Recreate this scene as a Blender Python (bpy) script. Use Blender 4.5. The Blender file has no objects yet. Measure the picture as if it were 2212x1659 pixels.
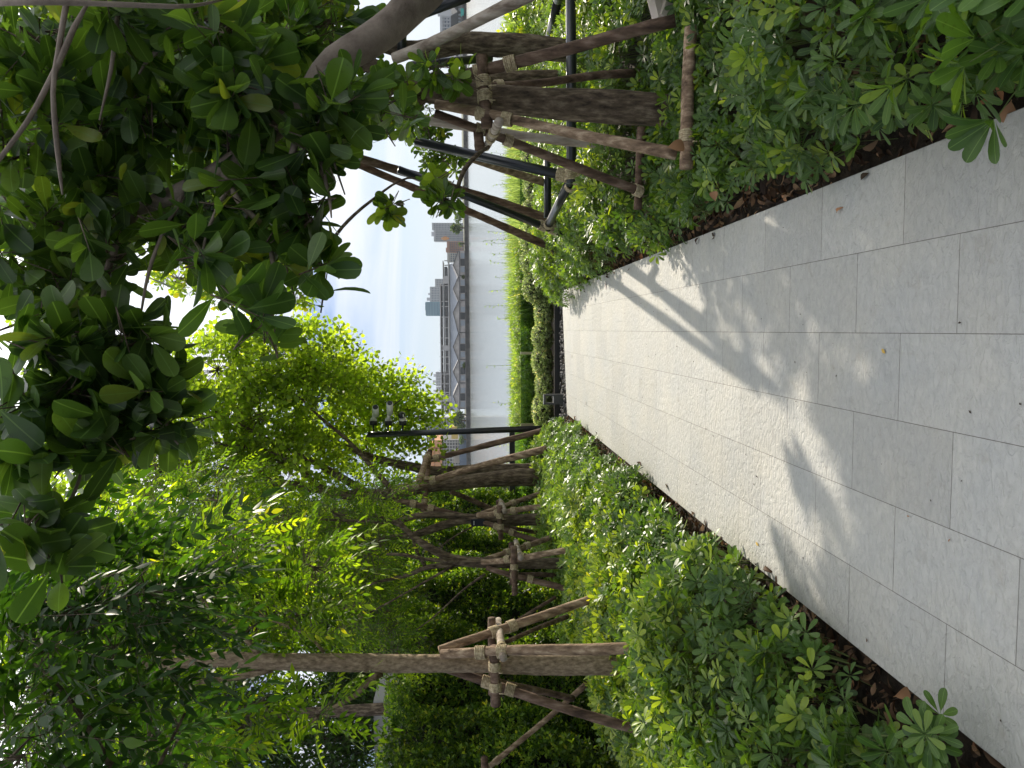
import bpy, math
import numpy as np
from mathutils import Vector, Matrix

# ------------------------------------------------------------------ camera
SC = bpy.context.scene
F = 1661.0                      # focal length in pixels of a 2212 px wide frame
CAM_Z = 1.49
cam_d = bpy.data.cameras.new('camera')
cam = bpy.data.objects.new('camera', cam_d)
SC.collection.objects.link(cam)
SC.camera = cam
cam_d.sensor_width = 36.0
cam_d.lens = 36.0 * F / 2212.0
cam_d.clip_start = 0.05
cam_d.clip_end = 6000
# the phone was held on its side: the picture's right is down
fy = Vector(((1000 - 1106) / F, (829.5 - 713) / F, -1)).normalized()   # world +Y in camera space
r0 = Vector((-0.010, 1, 0))
up = r0.cross(fy).normalized()
xr = fy.cross(up).normalized()
M = Matrix((xr, fy, up))          # rows: world axes seen by the camera -> camera-to-world
cam.matrix_world = Matrix.Translation((0, 0, CAM_Z)) @ M.to_4x4()

def D(x, y, Y):
    """point at distance Y along the path whose picture is (x, y) in the 2212 x 1659 frame"""
    d = M @ Vector(((x - 1106) / F, (829.5 - y) / F, -1))
    t = Y / d.y
    return Vector((d.x * t, Y, CAM_Z + d.z * t))

# ------------------------------------------------------------------ light
AZ, EL = math.radians(25), math.radians(29)
SUN_DIR = Vector((math.sin(AZ) * math.cos(EL), math.cos(AZ) * math.cos(EL), math.sin(EL)))
w = bpy.data.worlds.new('World')
SC.world = w
w.use_nodes = True
nt = w.node_tree
nt.nodes.clear()
wo = nt.nodes.new('ShaderNodeOutputWorld')
bg = nt.nodes.new('ShaderNodeBackground')
sky = nt.nodes.new('ShaderNodeTexSky')
sky.sky_type = 'NISHITA'
sky.sun_disc = False
sky.sun_elevation = EL
sky.sun_rotation = AZ
sky.altitude = 0
sky.air_density = 0.8
sky.dust_density = 0.6
sky.ozone_density = 1.5
tc = nt.nodes.new('ShaderNodeTexCoord')
sep = nt.nodes.new('ShaderNodeSeparateXYZ')
nt.links.new(tc.outputs['Generated'], sep.inputs[0])
ad = nt.nodes.new('ShaderNodeMath'); ad.operation = 'ADD'; ad.inputs[1].default_value = 0.16
nt.links.new(sep.outputs['Z'], ad.inputs[0])
mx_ = nt.nodes.new('ShaderNodeMath'); mx_.operation = 'MAXIMUM'; mx_.inputs[1].default_value = 0.05
nt.links.new(ad.outputs[0], mx_.inputs[0])
dx = nt.nodes.new('ShaderNodeMath'); dx.operation = 'DIVIDE'
dy = nt.nodes.new('ShaderNodeMath'); dy.operation = 'DIVIDE'
nt.links.new(sep.outputs['X'], dx.inputs[0]); nt.links.new(mx_.outputs[0], dx.inputs[1])
nt.links.new(sep.outputs['Y'], dy.inputs[0]); nt.links.new(mx_.outputs[0], dy.inputs[1])
cmb = nt.nodes.new('ShaderNodeCombineXYZ')
nt.links.new(dx.outputs[0], cmb.inputs[0]); nt.links.new(dy.outputs[0], cmb.inputs[1])
nz = nt.nodes.new('ShaderNodeTexNoise')
nz.inputs['Scale'].default_value = 0.9
nz.inputs['Detail'].default_value = 7
nz.inputs['Roughness'].default_value = 0.55
nz.inputs['Distortion'].default_value = 0.6
mpc = nt.nodes.new('ShaderNodeMapping')
mpc.inputs['Location'].default_value = (1.7, 2.2, 0)
mpc.inputs['Scale'].default_value = (0.55, 1.0, 1)
nt.links.new(cmb.outputs[0], mpc.inputs['Vector'])
nt.links.new(mpc.outputs[0], nz.inputs['Vector'])
cr = nt.nodes.new('ShaderNodeValToRGB')
cr.color_ramp.elements[0].position = 0.40
cr.color_ramp.elements[1].position = 0.63
nt.links.new(nz.outputs['Fac'], cr.inputs['Fac'])
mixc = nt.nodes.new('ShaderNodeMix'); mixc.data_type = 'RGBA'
# clouds: dim near the horizon, overhead boosted out of view to add shade fill
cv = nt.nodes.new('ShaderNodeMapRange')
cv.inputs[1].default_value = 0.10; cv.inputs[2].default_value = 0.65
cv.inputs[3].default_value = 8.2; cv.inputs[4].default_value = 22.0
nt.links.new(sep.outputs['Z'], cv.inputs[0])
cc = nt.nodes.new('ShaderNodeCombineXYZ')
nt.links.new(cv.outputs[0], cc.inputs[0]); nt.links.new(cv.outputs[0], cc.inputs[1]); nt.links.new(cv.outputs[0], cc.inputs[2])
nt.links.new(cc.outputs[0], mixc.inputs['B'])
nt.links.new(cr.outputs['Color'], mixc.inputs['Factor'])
dim = nt.nodes.new('ShaderNodeMix'); dim.data_type = 'RGBA'; dim.blend_type = 'MULTIPLY'; dim.inputs['Factor'].default_value = 1
dim.inputs['B'].default_value = (0.46, 0.53, 0.67, 1)
nt.links.new(sky.outputs[0], dim.inputs['A'])
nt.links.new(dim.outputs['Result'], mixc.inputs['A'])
hzf = nt.nodes.new('ShaderNodeMapRange')      # pale band of moist air at the horizon
hzf.inputs[1].default_value = 0.0; hzf.inputs[2].default_value = 0.16
hzf.inputs[3].default_value = 0.85; hzf.inputs[4].default_value = 0.0
nt.links.new(sep.outputs['Z'], hzf.inputs[0])
hzm = nt.nodes.new('ShaderNodeMix'); hzm.data_type = 'RGBA'
hzm.inputs['B'].default_value = (5.2, 6.0, 6.8, 1)
nt.links.new(hzf.outputs[0], hzm.inputs['Factor'])
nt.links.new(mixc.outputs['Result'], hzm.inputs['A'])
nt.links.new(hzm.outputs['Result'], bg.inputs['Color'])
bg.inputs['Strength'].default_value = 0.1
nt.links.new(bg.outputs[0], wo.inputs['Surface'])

sl = bpy.data.lights.new('sun', 'SUN')
sl.energy = 5.0
sl.angle = math.radians(0.53)
sl.color = (1.0, 0.90, 0.74)
sun = bpy.data.objects.new('sun', sl)
SC.collection.objects.link(sun)
sun.rotation_euler = SUN_DIR.to_track_quat('Z', 'Y').to_euler()

SC.view_settings.view_transform = 'Standard'
SC.view_settings.look = 'None'
SC.view_settings.gamma = 1.0
SC.view_settings.exposure = 0.42
SC.cycles.max_bounces = 8
SC.cycles.transparent_max_bounces = 8
SC.cycles.use_denoising = True

# ------------------------------------------------------------------ helpers
RNG = np.random.default_rng(7)
COL = SC.collection

def tag(o, label=None, cat=None, group=None, kind=None):
    if label: o['label'] = label
    if cat: o['category'] = cat
    if group: o['group'] = group
    if kind: o['kind'] = kind
    return o

def empty(name, loc, label, cat, group=None):
    o = bpy.data.objects.new(name, None)
    COL.objects.link(o)
    o.location = loc
    o.empty_display_size = 0.1
    return tag(o, label, cat, group)

def link(name, me, mat, parent=None, smooth=False):
    """mesh made in world coordinates; hangs under its parent without moving"""
    if mat: me.materials.append(mat)
    o = bpy.data.objects.new(name, me)
    COL.objects.link(o)
    if parent:
        o.parent = parent
        off = Vector(parent.location)
        p = parent.parent
        while p:
            off += Vector(p.location); p = p.parent
        o.location = -off if parent.type == 'EMPTY' else Vector((0, 0, 0))
        if parent.type != 'EMPTY':      # a sub-part of a part that already undoes the offset
            o.location = (0, 0, 0)
    if smooth:
        me.polygons.foreach_set('use_smooth', np.ones(len(me.polygons), dtype=bool))
    return o

def mesh_np(name, verts, faces, uv=None):
    me = bpy.data.meshes.new(name)
    n, k = faces.shape
    me.vertices.add(len(verts))
    me.vertices.foreach_set('co', np.ascontiguousarray(verts, dtype=np.float32).ravel())
    me.loops.add(n * k)
    me.loops.foreach_set('vertex_index', faces.astype(np.int32).ravel())
    me.polygons.add(n)
    me.polygons.foreach_set('loop_start', np.arange(0, n * k, k, dtype=np.int32))
    try:
        me.polygons.foreach_set('loop_total', np.full(n, k, dtype=np.int32))
    except Exception:
        pass
    if uv is not None:
        l = me.uv_layers.new(name='UVMap')
        l.data.foreach_set('uv', uv[faces.ravel()].astype(np.float32).ravel())
    me.update(calc_edges=True)
    return me

class MB:
    """collects boxes, prisms and tubes for ONE mesh"""
    def __init__(s): s.v = []; s.f = []
    def add(s, vs, fs):
        b = len(s.v)
        s.v += [tuple(p) for p in vs]
        s.f += [tuple(b + i for i in f) for f in fs]
    def box(s, x0, x1, y0, y1, z0, z1, rot=0.0, c=None):
        p = [(x, y, z) for z in (z0, z1) for y in (y0, y1) for x in (x0, x1)]
        if rot:
            cx, cy = c or ((x0 + x1) / 2, (y0 + y1) / 2)
            cs, sn = math.cos(rot), math.sin(rot)
            p = [(cx + (x - cx) * cs - (y - cy) * sn, cy + (x - cx) * sn + (y - cy) * cs, z) for x, y, z in p]
        s.add(p, [(0, 2, 3, 1), (4, 5, 7, 6), (0, 1, 5, 4), (2, 6, 7, 3), (0, 4, 6, 2), (1, 3, 7, 5)])
    def prism(s, poly, y0, y1):
        """poly in x-z, extruded along y"""
        n = len(poly)
        vs = [(x, y0, z) for x, z in poly] + [(x, y1, z) for x, z in poly]
        s.add(vs, [tuple(range(n)), tuple(range(2 * n - 1, n - 1, -1))] +
              [(i, i + n, (i + 1) % n + n, (i + 1) % n) for i in range(n)])
    def tube(s, pts, rad, sides=10, cap=True, jit=0.0):
        pts = [Vector(p) for p in pts]
        n = len(pts)
        if not hasattr(rad, '__len__'): rad = [rad] * n
        t0 = (pts[1] - pts[0]).normalized()
        a = t0.orthogonal().normalized()
        vs = []
        ph = RNG.uniform(0, 6, 4)
        for i, p in enumerate(pts):
            t = (pts[min(i + 1, n - 1)] - pts[max(i - 1, 0)]).normalized()
            a = (a - t * a.dot(t)).normalized()
            b = t.cross(a)
            for k in range(sides):
                th = 2 * math.pi * k / sides
                r = rad[i]
                if jit:
                    r *= 1 + jit * (math.sin(2 * th + ph[0] + i * .35) * .5 + math.sin(3 * th + ph[1] - i * .5) * .3 + RNG.uniform(-.35, .35))
                vs.append(p + (a * math.cos(th) + b * math.sin(th)) * r)
        fs = [(i * sides + k, i * sides + (k + 1) % sides, (i + 1) * sides + (k + 1) % sides, (i + 1) * sides + k)
              for i in range(n - 1) for k in range(sides)]
        if cap:
            fs += [tuple(range(sides - 1, -1, -1)), tuple(range((n - 1) * sides, n * sides))]
        s.add(vs, fs)
    def build(s, name, mat, parent=None, smooth=False):
        me = bpy.data.meshes.new(name)
        me.from_pydata(s.v, [], s.f)
        me.update()
        return link(name, me, mat, parent, smooth)

def spline(pts, step):
    """Catmull-Rom through the points; points may carry a radius as 4th value"""
    P = [np.array(tuple(p), float) for p in pts]
    if len(P) == 2:
        n = max(2, int(np.linalg.norm(P[1][:3] - P[0][:3]) / step))
        return [P[0] + (P[1] - P[0]) * i / n for i in range(n + 1)]
    out = []
    E = [2 * P[0] - P[1]] + P + [2 * P[-1] - P[-2]]
    for i in range(1, len(E) - 2):
        a, b, c, d = E[i - 1:i + 3]
        n = max(1, int(np.linalg.norm(c[:3] - b[:3]) / step))
        for k in range(n):
            t = k / n
            out.append(.5 * ((2 * b) + (c - a) * t + (2 * a - 5 * b + 4 * c - d) * t * t + (3 * b - a - 3 * c + d) * t ** 3))
    out.append(P[-1])
    return out

# ------------------------------------------------------------------ materials
def mat(name, col, rough=0.8, spec=0.3, metal=0.0):
    m = bpy.data.materials.new(name); m.use_nodes = True
    b = m.node_tree.nodes['Principled BSDF']
    b.inputs['Base Color'].default_value = (*col, 1)
    b.inputs['Roughness'].default_value = rough
    b.inputs['Specular IOR Level'].default_value = spec
    b.inputs['Metallic'].default_value = metal
    return m

def nd(m, t, **kw):
    n = m.node_tree.nodes.new(t)
    for k, v in kw.items():
        if k in n.inputs: n.inputs[k].default_value = v
        else: setattr(n, k, v)
    return n

def ramp(m, src, stops):
    r = nd(m, 'ShaderNodeValToRGB')
    e = r.color_ramp.elements
    while len(e) < len(stops): e.new(0.5)
    for i, (p, c) in enumerate(stops):
        e[i].position = p; e[i].color = (*c, 1)
    m.node_tree.links.new(src, r.inputs['Fac'])
    return r

def noisy(name, c0, c1, scale=8, rough=0.85, bump=0.3, bscale=None, stretch=(1, 1, 1), detail=6, spec=0.25, dist=0.01, mid=None, c2=None):
    m = mat(name, c0, rough, spec)
    L = m.node_tree.links.new
    b = m.node_tree.nodes['Principled BSDF']
    t = nd(m, 'ShaderNodeTexCoord'); mp = nd(m, 'ShaderNodeMapping', Scale=stretch)
    L(t.outputs['Object'], mp.inputs['Vector'])
    n = nd(m, 'ShaderNodeTexNoise', Scale=scale, Detail=detail, Roughness=0.6)
    L(mp.outputs[0], n.inputs['Vector'])
    st = [(0.32, c0), (0.68, c1)] if c2 is None else [(0.3, c0), (0.52, c1), (0.7, c2)]
    r = ramp(m, n.outputs['Fac'], st)
    L(r.outputs[0], b.inputs['Base Color'])
    n2 = nd(m, 'ShaderNodeTexNoise', Scale=bscale or scale * 3, Detail=8, Roughness=0.65)
    L(mp.outputs[0], n2.inputs['Vector'])
    bp = nd(m, 'ShaderNodeBump', Strength=bump, Distance=dist)
    L(n2.outputs['Fac'], bp.inputs['Height']); L(bp.outputs[0], b.inputs['Normal'])
    return m

def leaf_mat(name, dark, mid, light, trans=0.35, rough=0.38, vein=False, tcol=None, spec=0.5):
    m = bpy.data.materials.new(name); m.use_nodes = True
    L = m.node_tree.links.new
    b = m.node_tree.nodes['Principled BSDF']; out = m.node_tree.nodes['Material Output']
    b.inputs['Roughness'].default_value = rough
    b.inputs['Specular IOR Level'].default_value = spec
    # blotches, dust and insect marks
    g = nd(m, 'ShaderNodeAttribute', attribute_name='tone')
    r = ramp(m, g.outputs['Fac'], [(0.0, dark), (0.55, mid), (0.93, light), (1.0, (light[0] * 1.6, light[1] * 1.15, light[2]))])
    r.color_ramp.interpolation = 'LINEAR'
    # large patches of fresher growth
    t = nd(m, 'ShaderNodeTexCoord')
    n = nd(m, 'ShaderNodeTexNoise', Scale=2.2, Detail=3)
    L(t.outputs['Object'], n.inputs['Vector'])
    hs = nd(m, 'ShaderNodeHueSaturation')
    mr = nd(m, 'ShaderNodeMapRange'); mr.inputs[1].default_value = .3; mr.inputs[2].default_value = .7
    mr.inputs[3].default_value = .75; mr.inputs[4].default_value = 1.35
    L(n.outputs['Fac'], mr.inputs[0]); L(mr.outputs[0], hs.inputs['Value']); L(r.outputs[0], hs.inputs['Color'])
    c = hs.outputs[0]
    nb = nd(m, 'ShaderNodeTexNoise', Scale=55, Detail=5, Roughness=0.7)
    L(t.outputs['Object'], nb.inputs['Vector'])
    rb = ramp(m, nb.outputs['Fac'], [(0.30, (0.72, 0.66, 0.6)), (0.42, (1, 1, 1)), (0.62, (1, 1, 1)), (0.72, (1.25, 1.2, 1.1))])
    mb_ = nd(m, 'ShaderNodeMix', data_type='RGBA', blend_type='MULTIPLY'); mb_.inputs['Factor'].default_value = 0.85
    L(c, mb_.inputs['A']); L(rb.outputs[0], mb_.inputs['B']); c = mb_.outputs['Result']
    if vein:
        uv = nd(m, 'ShaderNodeUVMap'); sp = nd(m, 'ShaderNodeSeparateXYZ')
        L(uv.outputs[0], sp.inputs[0])
        ab = nd(m, 'ShaderNodeMath', operation='ABSOLUTE'); L(sp.outputs['Y'], ab.inputs[0])
        lt = nd(m, 'ShaderNodeMath', operation='LESS_THAN'); lt.inputs[1].default_value = 0.013
        L(ab.outputs[0], lt.inputs[0])
        mv = nd(m, 'ShaderNodeMix', data_type='RGBA')
        fm = nd(m, 'ShaderNodeMath', operation='MULTIPLY'); fm.inputs[1].default_value = 0.6
        L(lt.outputs[0], fm.inputs[0]); L(fm.outputs[0], mv.inputs['Factor'])
        L(c, mv.inputs['A']); mv.inputs['B'].default_value = (0.14, 0.24, 0.07, 1)
        c = mv.outputs['Result']
    L(c, b.inputs['Base Color'])
    tr = nd(m, 'ShaderNodeBsdfTranslucent')
    mt = nd(m, 'ShaderNodeMix', data_type='RGBA', blend_type='MULTIPLY'); mt.inputs['Factor'].default_value = 1
    L(c, mt.inputs['A']); mt.inputs['B'].default_value = (*(tcol or (2.6, 2.5, 0.8)), 1)
    L(mt.outputs['Result'], tr.inputs['Color'])
    ms = nd(m, 'ShaderNodeMixShader'); ms.inputs[0].default_value = trans
    L(b.outputs[0], ms.inputs[1]); L(tr.outputs[0], ms.inputs[2]); L(ms.outputs[0], out.inputs['Surface'])
    return m

M_bark = noisy('bark', (0.03, 0.022, 0.015), (0.14, 0.105, 0.072), 30, 0.95, 1.0, 45, (1, 1, 0.3), dist=0.03, c2=(.3, .24, .17))
M_bark_grey = noisy('bark_grey', (0.11, 0.08, 0.05), (0.27, 0.205, 0.135), 50, 0.92, 1.0, 70, (1, 1, 0.45), dist=0.014, c2=(.4, .315, .215))
M_bark_pale = noisy('bark_pale', (0.12, 0.095, 0.075), (0.3, 0.25, 0.2), 9, 0.92, 0.7, 30, dist=0.01)
M_pole = noisy('pole_bark', (0.08, 0.05, 0.032), (0.27, 0.185, 0.12), 26, 0.8, 1.0, 50, (1, 1, 0.22), c2=(0.56, 0.43, 0.3), dist=0.012)
M_pole_dark = noisy('pole_dark', (0.045, 0.029, 0.02), (0.14, 0.09, 0.062), 22, 0.85, 1.0, 50, (1, 1, 0.22), c2=(0.28, 0.2, 0.15), dist=0.012)
M_pole_pale = noisy('pole_pale', (0.16, 0.12, 0.09), (0.38, 0.32, 0.26), 18, 0.85, .9, 45, (1, 1, 0.2), c2=(0.55, 0.49, 0.42), dist=0.01)
M_rope = noisy('rope', (0.2, 0.155, 0.09), (0.44, 0.36, 0.23), 60, 0.95, 0.6, 200, c2=(.6, .52, .36), dist=0.003)
M_black = mat('black_metal', (0.018, 0.02, 0.024), 0.32, 0.5)
M_twig = noisy('twig_bark', (0.07, 0.05, 0.035), (0.2, 0.16, 0.12), 30, 0.9, 0.3)
M_stem_green = mat('green_stem', (0.13, 0.17, 0.05), 0.6)

M_leaf_big = leaf_mat('leaf_obovate', (0.022, 0.054, 0.014), (0.045, 0.092, 0.02), (0.09, 0.16, 0.03), 0.42, 0.36, True)
M_leaf_mid = leaf_mat('leaf_obovate_small', (0.025, 0.058, 0.009), (0.06, 0.115, 0.014), (0.17, 0.25, 0.03), 0.45, 0.4, True)
M_leaf_round = leaf_mat('leaf_round', (0.07, 0.115, 0.015), (0.17, 0.25, 0.03), (0.3, 0.4, 0.055), 0.62, 0.55, False, None, .3)
M_leaf_neem = leaf_mat('leaf_pinnate', (0.028, 0.065, 0.007), (0.08, 0.155, 0.011), (0.27, 0.38, 0.022), 0.5, 0.5, False, None, .25)
M_leaf_neem_dark = leaf_mat('leaf_pinnate_dark', (0.01, 0.032, 0.006), (0.022, 0.06, 0.009), (0.05, 0.12, 0.012), 0.36, 0.45, False, None, .25)
M_leaf_back = leaf_mat('leaf_background', (0.012, 0.032, 0.006), (0.028, 0.07, 0.01), (0.08, 0.16, 0.018), 0.4, 0.45)
M_leaf_sch = leaf_mat('leaf_schefflera', (0.026, 0.066, 0.018), (0.08, 0.15, 0.026), (0.36, 0.44, 0.045), 0.38, 0.42, True, (2.4, 2.3, 0.6), .4)
M_leaf_wall = leaf_mat('leaf_hedge_wall', (0.015, 0.038, 0.006), (0.055, 0.115, 0.013), (0.2, 0.3, 0.03), 0.38, 0.45, False, None, .3)
M_leaf_var = leaf_mat('leaf_variegated', (0.08, 0.12, 0.03), (0.2, 0.27, 0.09), (0.52, 0.58, 0.34), 0.35, 0.5, False, (1.6, 1.7, .8))
M_leaf_river = leaf_mat('leaf_riverside', (0.07, 0.12, 0.03), (0.17, 0.25, 0.05), (0.28, 0.38, 0.08), 0.4, 0.45, False, (2.2, 2.3, .7))
M_grass = leaf_mat('grass_blade', (0.12, 0.17, 0.05), (0.22, 0.29, 0.1), (0.34, 0.42, 0.17), 0.4, 0.55, False, (1.8, 1.9, 1.0))
M_leaf_dry = leaf_mat('dry_leaf', (0.03, 0.02, 0.014), (0.10, 0.055, 0.03), (0.3, 0.19, 0.11), 0.12, 0.7, False, (1.4, 1.2, .8), 0.2)

# paving: slate-like grey tiles in running bond
M_path = mat('paving', (0.4, 0.41, 0.41), 0.62, 0.35)
def paving(m):
    L = m.node_tree.links.new; b = m.node_tree.nodes['Principled BSDF']
    t = nd(m, 'ShaderNodeTexCoord'); sp = nd(m, 'ShaderNodeSeparateXYZ'); L(t.outputs['Object'], sp.inputs[0])
    ax = nd(m, 'ShaderNodeMath', operation='ADD'); ax.inputs[1].default_value = -2.24 + 60.0
    L(sp.outputs['Y'], ax.inputs[0])
    ay = nd(m, 'ShaderNodeMath', operation='ADD'); ay.inputs[1].default_value = -0.281 + 60.0
    L(sp.outputs['X'], ay.inputs[0])
    cb = nd(m, 'ShaderNodeCombineXYZ'); L(ax.outputs[0], cb.inputs[0]); L(ay.outputs[0], cb.inputs[1])
    br = nd(m, 'ShaderNodeTexBrick', offset=0.5, offset_frequency=2)
    br.inputs['Scale'].default_value = 1.0
    br.inputs['Brick Width'].default_value = 0.6
    br.inputs['Row Height'].default_value = 0.3
    br.inputs['Mortar Size'].default_value = 0.0013
    br.inputs['Mortar Smooth'].default_value = 0.1
    br.inputs['Color1'].default_value = (0, 0, 0, 1); br.inputs['Color2'].default_value = (1, 1, 1, 1)
    br.inputs['Bias'].default_value = 0.0
    L(cb.outputs[0], br.inputs['Vector'])
    # fine mottling
    n1 = nd(m, 'ShaderNodeTexNoise', Scale=26, Detail=8, Roughness=0.65); L(t.outputs['Object'], n1.inputs['Vector'])
    n3 = nd(m, 'ShaderNodeTexNoise', Scale=2.2, Detail=4, Roughness=0.6); L(t.outputs['Object'], n3.inputs['Vector'])
    r1 = ramp(m, n1.outputs['Fac'], [(0.25, (0.35, 0.352, 0.34)), (0.75, (0.44, 0.44, 0.42))])
    r3 = ramp(m, n3.outputs['Fac'], [(0.3, (0.93, 0.94, 0.96)), (0.7, (1.06, 1.03, 0.98))])
    mm = nd(m, 'ShaderNodeMix', data_type='RGBA', blend_type='MULTIPLY'); mm.inputs['Factor'].default_value = 1
    L(r1.outputs[0], mm.inputs['A']); L(r3.outputs[0], mm.inputs['B'])
    n6 = nd(m, 'ShaderNodeTexNoise', Scale=7, Detail=7, Roughness=0.7, Distortion=0.8); L(t.outputs['Object'], n6.inputs['Vector'])
    r6 = ramp(m, n6.outputs['Fac'], [(0.3, (0.86, 0.83, 0.79)), (0.42, (1, 1, 1)), (0.6, (1, 1, 1)), (0.74, (0.93, 0.95, 0.97))])
    m6 = nd(m, 'ShaderNodeMix', data_type='RGBA', blend_type='MULTIPLY'); m6.inputs['Factor'].default_value = 0.8
    L(mm.outputs['Result'], m6.inputs['A']); L(r6.outputs[0], m6.inputs['B']); mm = m6
    # per-tile tone
    mt = nd(m, 'ShaderNodeMapRange'); mt.inputs[3].default_value = 0.93; mt.inputs[4].default_value = 1.06
    L(br.outputs['Color'], mt.inputs[0])
    m2 = nd(m, 'ShaderNodeMix', data_type='RGBA', blend_type='MULTIPLY'); m2.inputs['Factor'].default_value = 1
    L(mm.outputs['Result'], m2.inputs['A']); L(mt.outputs[0], m2.inputs['B'])
    # joints
    m3 = nd(m, 'ShaderNodeMix', data_type='RGBA'); L(br.outputs['Fac'], m3.inputs['Factor'])
    L(m2.outputs['Result'], m3.inputs['A']); m3.inputs['B'].default_value = (0.15, 0.14, 0.125, 1)
    L(m3.outputs['Result'], b.inputs['Base Color'])
    # cleft relief: ripples lying across the path
    mp = nd(m, 'ShaderNodeMapping', Scale=(0.7, 1.2, 1)); L(t.outputs['Object'], mp.inputs['Vector'])
    nb = nd(m, 'ShaderNodeTexNoise', Scale=38, Detail=4, Roughness=0.55, Distortion=0.6); L(mp.outputs[0], nb.inputs['Vector'])
    rb = ramp(m, nb.outputs['Fac'], [(0.38, (0, 0, 0)), (0.5, (.7, .7, .7)), (0.56, (1, 1, 1))])
    n5 = nd(m, 'ShaderNodeTexNoise', Scale=90, Detail=4); L(mp.outputs[0], n5.inputs['Vector'])
    s5 = nd(m, 'ShaderNodeMath', operation='MULTIPLY'); s5.inputs[1].default_value = 0.45; L(n5.outputs['Fac'], s5.inputs[0])
    a5 = nd(m, 'ShaderNodeMath', operation='ADD'); L(rb.outputs[0], a5.inputs[0]); L(s5.outputs[0], a5.inputs[1])
    b1 = nd(m, 'ShaderNodeBump', Strength=0.8, Distance=0.0036); L(a5.outputs[0], b1.inputs['Height'])
    b2 = nd(m, 'ShaderNodeBump', Strength=1.0, Distance=0.004, invert=True)
    L(br.outputs['Fac'], b2.inputs['Height']); L(b1.outputs[0], b2.inputs['Normal'])
    L(b2.outputs[0], b.inputs['Normal'])
paving(M_path)
M_soil = noisy('soil', (0.012, 0.009, 0.007), (0.05, 0.036, 0.025), 25, 0.95, 1.0, 70, dist=0.02)
M_pebble = noisy('pebble', (0.05, 0.05, 0.055), (0.2, 0.19, 0.19), 12, 0.7, 0.2)

def water_mat():
    m = mat('river_water', (0.22, 0.24, 0.23), 0.12, 0.5)
    L = m.node_tree.links.new; b = m.node_tree.nodes['Principled BSDF']
    t = nd(m, 'ShaderNodeTexCoord'); mp = nd(m, 'ShaderNodeMapping', Scale=(0.35, 1, 1)); L(t.outputs['Object'], mp.inputs['Vector'])
    n = nd(m, 'ShaderNodeTexNoise', Scale=1.4, Detail=6, Roughness=0.6); L(mp.outputs[0], n.inputs['Vector'])
    bp = nd(m, 'ShaderNodeBump', Strength=0.2, Distance=0.1); L(n.outputs['Fac'], bp.inputs['Height'])
    L(bp.outputs[0], b.inputs['Normal'])
    return m
M_water = water_mat()

# ------------------------------------------------------------------ leaf geometry
def template(kind):
    if kind == 'obov':
        st = [(0, .012, 0), (.10, .02, 0), (.25, .10, .01), (.45, .19, .015), (.66, .235, .0), (.84, .225, -.025), (.94, .16, -.045), (.985, .08, -.055), (1, .012, -.06)]
    elif kind == 'ellip':
        st = [(0, .012, 0), (.15, .09, .01), (.4, .17, .015), (.65, .16, .0), (.86, .085, -.03), (1, .008, -.07)]
    elif kind == 'lance':
        st = [(0, .01, 0), (.2, .14, .01), (.45, .17, .01), (.75, .09, -.02), (1, .005, -.07)]
    elif kind == 'round':
        st = [(0, .01, 0), (.12, .25, .0), (.45, .42, .0), (.75, .3, -.02), (1, .02, -.05)]
    elif kind == 'low':
        v = np.array([(0, 0, 0), (.55, -.22, .05), (1, 0, -.06), (.55, .22, .05), (.5, 0, 0)], float)
        return v, np.array([(0, 1, 4), (1, 2, 4), (2, 3, 4), (3, 0, 4)])
    elif kind == 'lowround':
        v = np.array([(0, 0, 0), (.3, -.38, .03), (.75, -.33, .02), (1, 0, -.03), (.75, .33, .02), (.3, .38, .03)], float)
        return v, np.array([(0, 1, 2), (0, 2, 3), (0, 3, 4), (0, 4, 5)])
    elif kind == 'blade':
        v = np.array([(0, -.02, 0), (0, .02, 0), (.5, -.022, .03), (.5, .022, .03), (1, 0, -.1)], float)
        return v, np.array([(0, 1, 3), (0, 3, 2), (2, 3, 4)])
    v = []; f = []
    for u, h, z in st:
        v += [(u, -h, z + h * .2), (u, 0, z), (u, h, z + h * .2)]
    for i in range(len(st) - 1):
        a = 3 * i
        f += [(a, a + 1, a + 4, a + 3), (a + 1, a + 2, a + 5, a + 4)]
    return np.array(v, float), np.array(f)
T = {k: template(k) for k in ('obov', 'ellip', 'lance', 'round', 'low', 'lowround', 'blade')}

def nrm(a): return a / np.maximum(np.linalg.norm(a, axis=1, keepdims=True), 1e-9)
def rdir(n): return nrm(RNG.normal(size=(n, 3)))
def perp(a, ref):
    r = ref - a * np.sum(ref * a, axis=1, keepdims=True)
    return nrm(r)

def leaves_mesh(name, p, a, n, L, kind, wid=1.0, curl=(-.6, 1.6), tone=None):
    tv, tf = T[kind]
    a = nrm(a); n = perp(a, n + RNG.normal(size=n.shape) * 1e-3); s = np.cross(a, n)
    N = len(p); K = len(tv)
    W = RNG.uniform(.85, 1.15, N) * wid
    C = RNG.uniform(curl[0], curl[1], N)
    L = np.broadcast_to(L, (N,))
    V = p[:, None, :] + L[:, None, None] * (tv[None, :, 0:1] * a[:, None, :] + tv[None, :, 1:2] * W[:, None, None] * s[:, None, :]
                                            + tv[None, :, 2:3] * C[:, None, None] * n[:, None, :])
    Fc = (tf[None] + (np.arange(N) * K)[:, None, None]).reshape(-1, tf.shape[1])
    uv = np.tile(tv[:, :2], (N, 1)) if K > 6 else None
    me = mesh_np(name, V.reshape(-1, 3), Fc, uv)
    if tone is None: tone = RNG.uniform(0, 1, N)
    at = me.attributes.new('tone', 'FLOAT', 'POINT')
    at.data.foreach_set('value', np.repeat(np.clip(tone, 0, 1), K).astype(np.float32))
    return me

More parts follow.
